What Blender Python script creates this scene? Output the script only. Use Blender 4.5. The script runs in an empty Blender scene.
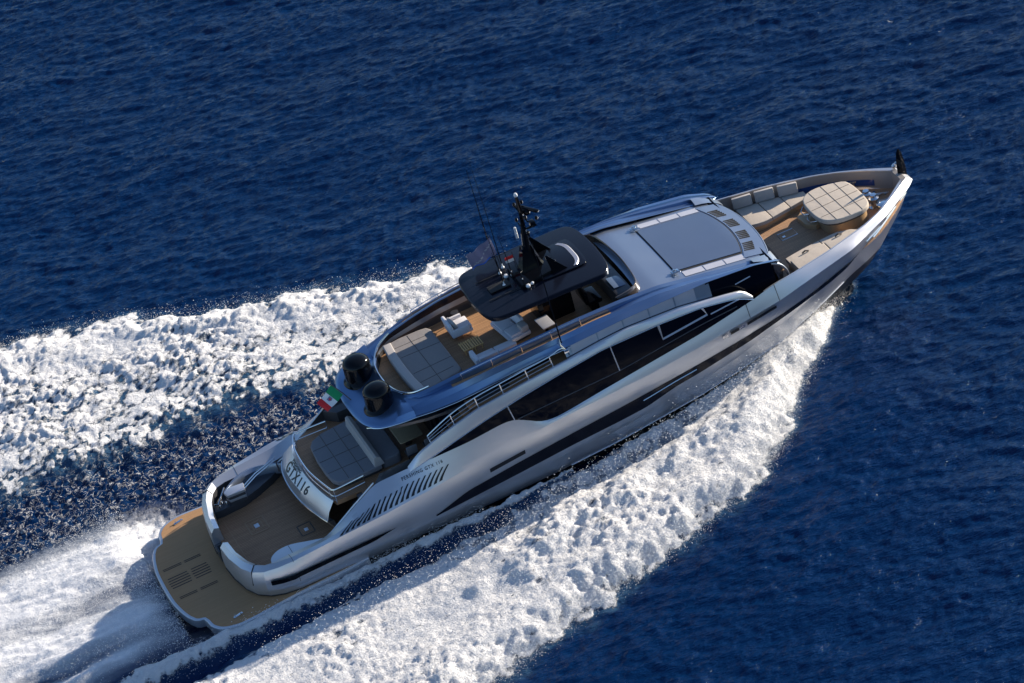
import bpy, bmesh, math, random
import numpy as np
from mathutils import Vector, Matrix
random.seed(7)
SC = bpy.context.scene
COL = SC.collection
PI = math.pi

# ------------------------------------------------------------------ camera
yaw, pitch, roll = 1.32588065, 0.60628063, -0.28046969
cy, sy, cp, sp = math.cos(yaw), math.sin(yaw), math.cos(pitch), math.sin(pitch)
fwd = Vector((cp*cy, cp*sy, -sp)); rgt = Vector((sy, -cy, 0)); upv = rgt.cross(fwd)
cr, sr = math.cos(roll), math.sin(roll)
R2 = cr*rgt + sr*upv; U2 = -sr*rgt + cr*upv
cam = bpy.data.cameras.new('camera'); cam.lens = 113.3; cam.sensor_width = 36
cam.clip_start = 1; cam.clip_end = 20000
camo = bpy.data.objects.new('camera', cam); COL.objects.link(camo)
m = Matrix((R2, U2, -fwd)).transposed().to_4x4(); m.translation = Vector((-9.0827, -104.0232, 78.95213))
camo.matrix_world = m
SC.camera = camo

# ------------------------------------------------------------------ light
SUN_EL, SUN_AZ = math.radians(19.0), math.radians(11.6)      # azimuth from the bow towards port
W = bpy.data.worlds.new('World'); SC.world = W; W.use_nodes = True
wn = W.node_tree; bg = wn.nodes['Background']
sky = wn.nodes.new('ShaderNodeTexSky'); sky.sky_type = 'NISHITA'; sky.sun_disc = False
sky.sun_elevation = SUN_EL; sky.sun_rotation = PI/2 - SUN_AZ
sky.air_density = 1.0; sky.dust_density = 0.6; sky.ozone_density = 4.0
wn.links.new(sky.outputs[0], bg.inputs[0]); bg.inputs[1].default_value = 0.085
sl = bpy.data.lights.new('sun', 'SUN'); sl.energy = 4.8; sl.angle = math.radians(0.55); sl.color = (1.0, 0.87, 0.70)
so = bpy.data.objects.new('sun', sl); COL.objects.link(so)
sd = Vector((math.cos(SUN_EL)*math.cos(SUN_AZ), math.cos(SUN_EL)*math.sin(SUN_AZ), math.sin(SUN_EL)))
so.rotation_euler = sd.to_track_quat('Z', 'Y').to_euler(); so.location = (40, 10, 40)
SC.view_settings.view_transform = 'Standard'; SC.view_settings.look = 'None'
SC.view_settings.exposure = 1.0; SC.view_settings.gamma = 1.0
SC.view_settings.use_curve_mapping = False

# ------------------------------------------------------------------ materials
class NT:
    def __init__(s, name):
        s.m = bpy.data.materials.new(name); s.m.use_nodes = True
        s.t = s.m.node_tree; s.p = s.t.nodes['Principled BSDF']
    def n(s, kind, **kw):
        x = s.t.nodes.new(kind)
        for k, v in kw.items(): setattr(x, k, v)
        return x
    def l(s, a, b): s.t.links.new(a, b)
    def mix(s, fac, a, b):
        x = s.n('ShaderNodeMix', data_type='RGBA')
        for i, v in ((0, fac), (6, a), (7, b)):
            if hasattr(v, 'is_linked') or hasattr(v, 'links'): s.l(v, x.inputs[i])
            else: x.inputs[i].default_value = v if i == 0 else (*v, 1)
        return x.outputs[2]
    def math(s, op, a, b=0.0, c=None):
        x = s.n('ShaderNodeMath', operation=op)
        for i, v in enumerate((a, b) if c is None else (a, b, c)):
            if hasattr(v, 'links'): s.l(v, x.inputs[i])
            else: x.inputs[i].default_value = v
        return x.outputs[0]
    def ramp(s, v, lo, hi):
        x = s.n('ShaderNodeMapRange'); s.l(v, x.inputs[0]); x.inputs[1].default_value = lo; x.inputs[2].default_value = hi
        x.interpolation_type = 'SMOOTHSTEP'; return x.outputs[0]
    def noise(s, scale, detail=3, rough=.55, vec=None):
        x = s.n('ShaderNodeTexNoise'); x.inputs['Scale'].default_value = scale
        x.inputs['Detail'].default_value = detail; x.inputs['Roughness'].default_value = rough
        if vec is not None: s.l(vec, x.inputs['Vector'])
        return x.outputs[0]
    def obj(s): return s.n('ShaderNodeTexCoord').outputs['Object']
    def bump(s, h, strength, dist=.02):
        x = s.n('ShaderNodeBump'); x.inputs['Strength'].default_value = strength; x.inputs['Distance'].default_value = dist
        s.l(h, x.inputs['Height']); s.l(x.outputs[0], s.p.inputs['Normal']); return x

def basic(name, col, rough=.4, metal=0., coat=0., var=.08, scale=3., bump=0., spec=.5, ior=1.5):
    t = NT(name); o = t.obj(); nz = t.noise(scale, 4, .6, o)
    a = tuple(c*(1-var) for c in col); b = tuple(min(1, c*(1+var)) for c in col)
    t.l(t.mix(nz, a, b), t.p.inputs['Base Color'])
    t.p.inputs['Metallic'].default_value = metal
    nr = t.noise(scale*.6, 3, .6, o)
    t.l(t.math('MULTIPLY_ADD', nr, rough*.35, rough*.82), t.p.inputs['Roughness'])
    t.p.inputs['Coat Weight'].default_value = coat; t.p.inputs['Coat Roughness'].default_value = .05
    t.p.inputs['Specular IOR Level'].default_value = spec; t.p.inputs['IOR'].default_value = ior
    if bump: t.bump(t.math('ADD', t.noise(2.2, 3, .5, o), t.math('MULTIPLY', t.noise(50, 2, .6, o), .10)), bump, .05)
    return t.m

def teak(name, c1, c2, plank, caulk, rough=.6, wear=.25):
    t = NT(name); o = t.obj()
    sep = t.n('ShaderNodeSeparateXYZ'); t.l(o, sep.inputs[0])
    yv = t.math('DIVIDE', sep.outputs[1], plank)
    fr = t.math('FRACT', yv); fl = t.math('FLOOR', yv)
    line = t.math('LESS_THAN', fr, .14)
    # planks have their own tone and are cut in lengths
    off = t.math('MULTIPLY', fl, 1.37)
    xs = t.math('FLOOR', t.math('DIVIDE', t.math('ADD', sep.outputs[0], off), 2.3))
    cb = t.n('ShaderNodeCombineXYZ'); t.l(fl, cb.inputs[0]); t.l(xs, cb.inputs[1])
    wn_ = t.n('ShaderNodeTexWhiteNoise'); t.l(cb.outputs[0], wn_.inputs['Vector'])
    mp = t.n('ShaderNodeMapping'); t.l(o, mp.inputs[0]); mp.inputs['Scale'].default_value = (1.2, 26, 4)
    grain = t.noise(2.2, 5, .65, mp.outputs[0])
    big = t.noise(.9, 3, .6, o)
    f = t.math('ADD', t.math('MULTIPLY', wn_.outputs[0], .35), t.math('ADD', t.math('MULTIPLY', grain, .45), t.math('MULTIPLY', big, wear)))
    c = t.mix(f, c1, c2)
    c = t.mix(t.math('MULTIPLY', line, caulk), c, (.012, .011, .010))
    t.l(c, t.p.inputs['Base Color']); t.p.inputs['Roughness'].default_value = rough
    t.bump(t.math('SUBTRACT', grain, line), .25, .004)
    return t.m

M = {}
M['shoulder'] = basic('sky_tinted_silver_paint', (.17, .27, .45), .30, .88, .0, .03, 1.)  # silver paint; the blue of the reflected sky is put into its base colour
M['silver'] = basic('silver_paint', (.60, .615, .66), .34, .78, .0, .03, 1.2)
M['roof'] = basic('roof_paint', (.29, .345, .44), .36, .84, .0, .03, .8)  # silver too, base tinted blue for the sky it reflects
M['roof_panel'] = basic('roof_panel_paint', (.17, .215, .30), .34, .8, .0, .06, 1.0)
M['white_gel'] = basic('white_gelcoat', (.62, .64, .68), .3, .2, .4, .03, 2.)
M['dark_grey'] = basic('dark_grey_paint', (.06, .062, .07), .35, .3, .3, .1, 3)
M['taupe'] = basic('taupe_bulwark_paint', (.30, .28, .27), .45, .2, .1, .06, 2)
M['black'] = basic('black_gloss', (.003, .0038, .006), .08, .0, .0, .1, 4, 0, .5, 1.32)
M['black_top'] = basic('black_hardtop_paint', (.006, .008, .016), .22, .0, .0, .12, 2, 0, .4, 1.4)
M['glass'] = basic('black_glass', (.002, .0035, .009), .07, 0, .0, .1, 1, 0, .35, 1.2)
M['strip'] = basic('hull_glass', (.008, .009, .016), .14, .0, .0, .25, .7, 0, .4, 1.35)
M['boot'] = basic('boot_stripe_paint', (.006, .007, .012), .3, 0, .0, .1, 3)
M['sideglass'] = basic('frosted_side_glass', (.46, .47, .53), .34, .3, .2, .14, 1.3)
M['chrome'] = basic('polished_steel', (.72, .73, .75), .14, 1., 0, .05, 8)
M['rubber'] = basic('black_rubber', (.012, .012, .013), .6, 0, 0, .2, 8)
M['teak'] = teak('teak_planking', (.21, .108, .055), (.46, .25, .13), .095, .85)
M['teak_fly'] = teak('fly_teak_planking', (.22, .12, .06), (.52, .29, .14), .085, .8)  # slightly lighter teak in narrower planks
M['teak_bow'] = teak('bow_teak_planking', (.27, .165, .105), (.58, .35, .20), .085, .75)
M['plat'] = teak('platform_synthetic_deck', (.33, .185, .085), (.42, .24, .115), .06, .16, .7, .12)
M['teak_light'] = basic('light_teak', (.70, .42, .15), .5, 0, .1, .2, 12)  # light teak, brightened further to stand in for sunlight on the tables
M['inlay'] = basic('inlay_teak', (.34, .20, .11), .6, 0, 0, .15, 12)
M['cush_grey'] = basic('grey_cushion_fabric', (.21, .21, .225), .9, 0, 0, .08, 14, .35, .2)
M['cush_fly'] = basic('taupe_cushion_fabric', (.24, .225, .22), .9, 0, 0, .07, 14, .35, .2)
M['cush_bow'] = basic('beige_cushion_fabric', (.50, .445, .385), .9, 0, 0, .07, 14, .35, .2)
M['cush_back'] = basic('grey_backrest_fabric', (.40, .38, .37), .9, 0, 0, .06, 14, .3, .2)
M['seam'] = basic('dark_seam', (.10, .085, .075), .9)
M['white_up'] = basic('white_upholstery', (.62, .62, .66), .75, 0, 0, .05, 10, .3, .3)
M['bench'] = basic('bench_base_lacquer', (.48, .33, .19), .32, .1, .2, .08, 2)
M['tan'] = basic('tan_table_top', (.30, .24, .15), .4, 0, .2, .15, 4)
M['red'] = basic('red_cloth', (.60, .02, .025), .8); M['green'] = basic('green_cloth', (.0, .25, .09), .8)
M['white'] = basic('white_cloth', (.75, .75, .75), .8); M['navy'] = basic('navy_cloth', (.20, .19, .30), .8, 0, 0, .2, 3)
M['bluecloth'] = basic('blue_cloth', (.03, .12, .5), .8)
M['letter'] = basic('dark_lettering', (.012, .013, .018), .3, .2)
M['bronze'] = basic('bronze_tinted_screen', (.10, .085, .08), .12, .5, .5, .1, 2)
M['screen'] = basic('grey_console_screen', (.10, .14, .22), .15, 0, .5, .1, 2)
M['seablue'] = basic('sea_blue_panel', (.01, .05, .20), .1, 0, .4, .2, 3)  # blue stands in for the sea seen through the bulwark openings

# ------------------------------------------------------------------ mesh building
def parent_loc(p):
    v = Vector((0, 0, 0))
    while p is not None: v += Vector(p.location); p = p.parent
    return v

class MB:
    def __init__(s): s.v = []; s.f = []; s.mi = []
    def add(s, vs, fs, mi=0):
        o = len(s.v); s.v += [tuple(p) for p in vs]; s.f += [tuple(i+o for i in f) for f in fs]; s.mi += [mi]*len(fs); return s
    def frombm(s, bm, mi=0):
        bm.verts.index_update(); s.add([v.co[:] for v in bm.verts], [[v.index for v in f.verts] for f in bm.faces], mi); bm.free(); return s
    def box(s, c, d, rz=0., bev=0., mi=0, rx=0., ry=0., seg=2):
        bm = bmesh.new(); bmesh.ops.create_cube(bm, size=1)
        bmesh.ops.scale(bm, vec=d, verts=bm.verts)
        if bev: bmesh.ops.bevel(bm, geom=bm.edges[:], offset=bev, segments=seg, affect='EDGES', profile=.6)
        mt = Matrix.Translation(c) @ Matrix.Rotation(rz, 4, 'Z') @ Matrix.Rotation(ry, 4, 'Y') @ Matrix.Rotation(rx, 4, 'X')
        bmesh.ops.transform(bm, matrix=mt, verts=bm.verts); return s.frombm(bm, mi)
    def prism(s, pts, z0, z1, bev=0., mi=0, seg=2, zf=None, topbev=True):
        """outline pts (x,y); zf(x,y) adds height to every vertex"""
        bm = bmesh.new(); vs = [bm.verts.new((p[0], p[1], z0)) for p in pts]
        f = bm.faces.new(vs); bm.normal_update()
        if f.normal.z > 0: f.normal_flip()
        r = bmesh.ops.extrude_face_region(bm, geom=[f]); nv = [g for g in r['geom'] if isinstance(g, bmesh.types.BMVert)]
        for v in nv: v.co.z = z1
        bmesh.ops.recalc_face_normals(bm, faces=bm.faces[:])
        if bev:
            es = [e for e in bm.edges if all(abs(v.co.z-z1) < 1e-5 for v in e.verts)]
            bmesh.ops.bevel(bm, geom=es, offset=bev, segments=seg, affect='EDGES', profile=.6)
        if zf:
            for v in bm.verts: v.co.z += zf(v.co.x, v.co.y)
        return s.frombm(bm, mi)
    def loft(s, rows, mi=0, closed=False, caps=False):
        n = len(rows[0]); vs = [p for r in rows for p in r]; fs = []
        for i in range(len(rows)-1):
            for j in range(n if closed else n-1):
                a = i*n+j; b = i*n+(j+1) % n; fs.append((a, b, b+n, a+n))
        if caps: fs.append(tuple(range(n))[::-1]); fs.append(tuple((len(rows)-1)*n+k for k in range(n)))
        return s.add(vs, fs, mi)
    def tube(s, path, r, seg=8, mi=0, closed=False):
        P = [Vector(p) for p in path]; n = len(P); rows = []
        for i, p in enumerate(P):
            if closed: d = P[(i+1) % n]-P[i-1]
            else: d = P[min(i+1, n-1)]-P[max(i-1, 0)]
            d.normalize(); a = d.cross(Vector((0, 0, 1)))
            if a.length < .05: a = d.cross(Vector((0, 1, 0)))
            a.normalize(); b = d.cross(a)
            rr = r[i] if isinstance(r, (list, tuple)) else r
            rows.append([p+(a*math.cos(t)+b*math.sin(t))*rr for t in [2*PI*k/seg for k in range(seg)]])
        if closed: rows.append(rows[0])
        return s.loft(rows, mi, True, not closed)
    def lathe(s, prof, c, seg=32, mi=0):
        rows = [[(c[0]+r*math.cos(2*PI*k/seg), c[1]+r*math.sin(2*PI*k/seg), c[2]+z) for k in range(seg)] for r, z in prof]
        return s.loft(rows, mi, True, True)
    def build(s, name, mats, parent=None, smooth=35, loc=None):
        me = bpy.data.meshes.new(name)
        base = parent_loc(parent) if parent is not None else Vector((0, 0, 0))
        if loc is not None: base = Vector(loc)
        me.from_pydata([(x-base.x, y-base.y, z-base.z) for x, y, z in s.v], [], s.f)
        if not isinstance(mats, (list, tuple)): mats = [mats]
        for k in mats: me.materials.append(M[k])
        me.polygons.foreach_set('material_index', s.mi)
        bm = bmesh.new(); bm.from_mesh(me); bmesh.ops.remove_doubles(bm, verts=bm.verts, dist=1e-4)
        bmesh.ops.recalc_face_normals(bm, faces=bm.faces[:]); bm.to_mesh(me); bm.free()
        if smooth:
            me.polygons.foreach_set('use_smooth', [True]*len(me.polygons)); me.set_sharp_from_angle(angle=math.radians(smooth))
        o = bpy.data.objects.new(name, me); COL.objects.link(o)
        if parent is not None: o.parent = parent
        elif loc is not None: o.location = loc
        return o

def thing(name, label, cat, loc, group=None):
    o = bpy.data.objects.new(name, None); COL.objects.link(o); o.location = loc; o.empty_display_size = .3
    o['label'] = label; o['category'] = cat
    if group: o['group'] = group
    return o
def tag(o, label, cat, group=None):
    o['label'] = label; o['category'] = cat
    if group: o['group'] = group
    return o
def kind(o, k): o['kind'] = k; return o

def T(tab):
    """table [(x, y, z)...] -> smooth sampled functions y(x), z(x)"""
    a = np.array(tab, float); xs = a[:, 0]
    d = np.linspace(xs[0], xs[-1], 600)
    out = []
    for k in (1, 2):
        v = np.interp(d, xs, a[:, k]); w = 9
        vp = np.pad(v, w, mode='reflect', reflect_type='odd'); ker = np.hanning(2*w+1); ker /= ker.sum()
        out.append(np.convolve(vp, ker, 'valid'))
    return (lambda x: (float(np.interp(x, d, out[0])), float(np.interp(x, d, out[1])))), xs[0], xs[-1]

def spline(pts, n=6):
    """Catmull-Rom through 2-D or 3-D points"""
    P = [np.array(p, float) for p in pts]; out = []
    for i in range(len(P)-1):
        p0 = P[max(i-1, 0)]; p1 = P[i]; p2 = P[i+1]; p3 = P[min(i+2, len(P)-1)]
        for k in range(n):
            t = k/n
            out.append(tuple(.5*((2*p1)+(-p0+p2)*t+(2*p0-5*p1+4*p2-p3)*t*t+(-p0+3*p1-3*p2+p3)*t**3)))
    out.append(tuple(P[-1])); return out

# ================================================================== SEA
def hsh(ix, iy, s):
    h = (ix.astype(np.int64)*374761393 + iy.astype(np.int64)*668265263 + s*1442695041) & 0xffffffff
    h = ((h ^ (h >> 13))*1274126177) & 0xffffffff
    return ((h ^ (h >> 16)) & 0xffff)/65535.0
def perlin(x, y, s):
    ix = np.floor(x); iy = np.floor(y); fx = x-ix; fy = y-iy
    u = fx*fx*fx*(fx*(fx*6-15)+10); v = fy*fy*fy*(fy*(fy*6-15)+10)
    def g(a, b):
        t = hsh(ix+a, iy+b, s)*2*PI; return np.cos(t)*(fx-a)+np.sin(t)*(fy-b)
    return 1.5*((g(0, 0)*(1-u)+g(1, 0)*u)*(1-v)+(g(0, 1)*(1-u)+g(1, 1)*u)*v)
def fbm(x, y, s, o=4, gain=.5, lac=2.03):
    r = 0; a = 1; f = 1; tot = 0
    for k in range(o): r = r+a*perlin(x*f, y*f, s+k*17); tot += a; a *= gain; f *= lac
    return r/tot
def billow(x, y, s, o=4, gain=.5):
    r = 0; a = 1; f = 1; tot = 0
    for k in range(o): r = r+a*np.abs(perlin(x*f, y*f, s+k*31)); tot += a; a *= gain; f *= 2.07
    return r/tot
def ss(v, lo, hi):
    t = np.clip((v-lo)/(hi-lo), 0, 1); return t*t*(3-2*t)

def sea_fields(X, Y):
    """height, foam and aeration of the water at world X, Y (boat runs along +X)"""
    A = .97*X-.24*Y; B = .24*X+.97*Y                      # along and across the wave crests
    wa = A+1.2*fbm(A*.12, B*.12, 3, 2); wb = B+1.0*fbm(A*.15, B*.15, 9, 2)
    h = .20*fbm(wa*.07, wb*.16, 11, 2)
    h += .120*(1-2*np.abs(fbm(wa*.17, wb*.50, 21, 3)))
    h += .080*(1-2*np.abs(fbm(wa*.45+.2*wb, wb*1.25, 41, 3)))
    h += .055*(1-2*np.abs(fbm(wa*1.2-.4*wb, wb*2.9, 61, 2)))
    calm = h.copy()
    big = fbm(X*.35, Y*.35, 77, 3); mid = fbm(X*.9, Y*.9, 78, 3); fine = fbm(X*2.6, Y*2.6, 79, 3)
    edge = .9*big+.8*mid+.35*fine
    # ---- port wake
    yo = np.interp(X, [-90, -8, -.6, 2.2, 5.2, 8.2, 12.6, 15.5, 18.2, 20, 23, 26, 29, 30.6, 31.9],
                   [58, 26, 22.4, 21.6, 20.1, 18.4, 16.3, 14.9, 14.0, 12.9, 10.2, 6.6, 3.0, 1.4, .1])
    yi = np.interp(X, [-90, -4, .4, 4, 7.7, 10.5, 16, 22, 28, 31.5], [22, 11.0, 10.4, 9.9, 9.6, 8.9, 7.2, 4.6, 2.2, .1])
    dpo = yo-Y+edge; dpi = Y-yi+1.2*edge
    P = ss(dpo, -.3, .8)*ss(dpi, -.9, 1.6)
    # ---- starboard bow wave
    so_ = np.interp(X, [-90, -4, 4, 10.1, 13.2, 16.1, 19.1, 21.2, 23.1, 24.9, 26.4, 27.8, 29.6, 30.6, 31.9],
                    [48, 17, 15, 13.4, 12.3, 11.6, 10.8, 10.0, 9.2, 7.5, 5.5, 4.1, 2.1, 1.15, .15])
    si = np.interp(X, [-90, -6, -1, 2, 4.3, 7, 10.7, 14.5, 18, 22, 27, 31.5], [20, 6.8, 6.0, 5.5, 5.3, 5.1, 4.8, 4.3, 3.6, 3.0, 1.5, .1])
    Ys = -Y
    dso = so_-Ys+edge*np.interp(X, [24, 31], [1, .35]); dsi = Ys-si+.5*edge
    S = ss(dso/np.interp(X, [24, 31], [1, .22]), -.3, 1.0)*ss(dsi, -.2, .7)
    P = P*ss(X, 32.2, 31.4); S = S*ss(X, 32.2, 31.4)
    # ---- thin foam line that peels off the hull and the dark trough beside it
    lf = np.interp(X, [-14, -1.8, 2.5, 6, 9.3, 13.9, 16.6], [5.2, 4.35, 4.2, 4.15, 4.0, 3.95, 3.75])
    lw = np.interp(X, [-14, -1.8, 6, 12, 16.8], [.8, .55, .45, .3, .05])
    L = np.exp(-((Ys-lf+.25*mid)/lw)**2)*(X < 17)
    # ---- wash behind the transom
    sx = ss(X, .9, -.6)
    wb1 = np.exp(-((Y-4.0-.06*X+.4*big)/2.1)**2); wm1 = wb1*ss(X, 3.0, .8); wb1 = wb1*ss(X, 1.2, -1.0)
    wb2 = np.exp(-((Y+.5+.10*(X+3)+.6*big)/1.35)**2)*ss(X, .5, -1.2)
    wb3 = np.exp(-((Y+2.6-.05*X+.4*big)/.55)**2)*ss(X, 0, -2.5)
    streak = .5+.9*fbm(X*.25, Y*1.9, 301, 4)
    Wsh = np.clip(wb1+.95*wb2+.5*wb3, 0, 1)
    # ---- chopped, speckled water between the wake and the hull
    ch = ss(Y, 2.5, 4.2)*ss(yi+.8-Y+1.2*edge, -.4, 1.4)*ss(X, 30, 22)*(1-.9*ss(wb1, .1, .5))
    cell = billow(X*2.3+.5*mid, Y*2.6+.4*fine, 401, 3, .6)
    speck = ss(cell, .19, .40)*ch
    # ---- inner part of the bow wave: spray sheet, finer and greyer
    sheet = ss(dsi, -.1, .4)*ss(dsi, 3.1, 1.4)*ss(X, 7, 14)
    # ---- heights
    # turbulence is dragged along the flow: outwards and aft on either side
    sgn = np.where(Y > 0, 1., -1.); U = X*.82-sgn*Y*.57; Vv = X*.57+sgn*Y*.82
    U = U+.55*big+.35*mid; Vv = Vv+.55*fbm(X*.4+9, Y*.4, 88, 3)+.3*fine
    bl = billow(U*.40, Vv*.72, 501, 4, .6); bl2 = billow(U*1.1, Vv*1.7, 551, 4, .62); b3 = billow(X*3.2+.5*fine, Y*3.2, 571, 3, .65)
    puff = (.95*bl+.62*bl2+.26*b3)*np.clip(1+1.5*fbm(U*.16, Vv*.22, 901, 2), .35, 1.8)
    crest_p = np.exp(-((dpo-1.6)/1.8)**2); crest_s = np.exp(-((dso-1.5)/2.0)**2)
    rim_p = ss(dpo, -.2, 1.8); rim_s = ss(dso/np.interp(X, [24, 31], [1, .25]), -.2, 2.0)
    calmf = np.clip(1+2.2*fbm(U*.15, Vv*.24, 901, 3), .30, 1.7)
    puff = (.60*bl+.50*bl2+.42*b3)*calmf
    hp = P*rim_p*(.12+.22*crest_p+.38*puff)
    near = np.interp(X, [4, 14, 24, 29, 30.8, 31.8], [.55, .8, 1.25, 1.25, .9, .1])
    ridge = np.exp(-((dsi-3.0+.7*big)/1.0)**2)*ss(X, 6, 14)*ss(X, 29, 24)
    hs = S*rim_s*(.12+near*(.32*crest_s+.26)+.42*ridge+.36*puff*np.interp(X, [24, 31], [1, .35])*(1-.72*sheet))
    hs = hs+S*sheet*.10*fbm(X*2.4-Y*.9, (X*.9+Y*2.4)*.35, 921, 3)
    lump = billow(X*.35, Y*1.1, 961, 4, .6)
    hw = (.45*wb1+.5*wb2+.25*wb3)*(.75+.7*lump)+.04*Wsh*bl2
    hl = .30*L*(.6+.9*bl2)
    trough = -.30*np.exp(-((Ys-lf-.9)/.5)**2)*(X < 19)*(X > -12)
    inwake = np.clip(P+S+Wsh+ch, 0, 1)
    h = h*(1-.7*inwake)+hp+hs+hw+hl+trough+ch*(.34*(cell-.2)+.10*mid)
    # hull sits in the water: keep the surface low right under it
    hull_w = np.interp(X, [.4, 2, 12, 22, 28, 31.6, 32], [3.6, 3.9, 3.7, 3.3, 2.0, .3, -1])
    under = ss(hull_w-np.abs(Y), -.25, .3)*(X > .2)*(X < 32.5)
    h = h*(1-under)+under*(-.35)
    foam = np.clip(np.maximum.reduce([P*(.55+1.9*bl+.6*fine), S*(.62+1.7*bl+.6*fine), L*(.5+1.5*bl2), speck*.10]), 0, 1)
    foam = np.maximum(foam, S*ss(X, 21, 27)*(.86+.25*fine))
    foam = foam*(1-S*sheet*ss(X, 27, 22)*(.26+.9*np.clip(fbm(X*1.6-Y*.7, (X*.7+Y*1.6)*.4, 931, 4), -.2, .5)))
    fil = np.abs(fbm(X*2.6+.6*mid, Y*.42, 941, 3)); foam = foam*(1-.85*ss(fil, .04, .26)*P*ss(dpi, 3.4, .2))
    foam = np.maximum(foam*(1-.8*np.clip(Wsh*1.4, 0, 1)), Wsh*.35)
    # lacing: holes in the older foam
    foam = foam*(1-.55*ss(.20-np.abs(mid), .0, .2)*P*(1-crest_p))
    foam = foam*(1-.35*ss(fbm(X*.5, Y*1.2, 611, 4), .1, .5)*(P+S))
    # small whitecaps on the open sea, also painted in as crest glints
    cap = ss(calm, .285, .335)*.30*(1-inwake)*ss(fbm(A*.06, B*.09, 1001, 2), -.15, .35)
    foam = np.maximum(foam, cap)
    aer = np.clip(.8*ss(dpo, -.6, .6)*ss(dpi, -.7, .8)+.9*ss(dso, -.6, .5)*ss(dsi, -.5, .4)+.9*Wsh+.5*L+.0*ch, 0, 1)*ss(X, 32.2, 31.4)
    st2 = .5+1.1*fbm(X*.16+.2*big, Y*1.3+.5*big, 971, 4)
    mist = ss(X, 3.2, .8)*ss(np.abs(Y-.9), 5.9, 3.7)*np.clip(.10+1.05*np.clip(wm1+wb2+.6*wb3, 0, 1)+.55*(st2-.5), 0, 1)
    mist = np.maximum(mist, .75*S*sheet*np.clip(.45+.6*fbm(X*1.1-Y*.5, (X*.5+Y*1.1)*.3, 981, 3), 0, 1))
    ch2 = .85*ch*(1-.8*P)*np.clip(.30+.9*ss(Y-3.2, 0, 5)+.8*big, 0, 1)
    return h, foam, aer, ch2, mist

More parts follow.
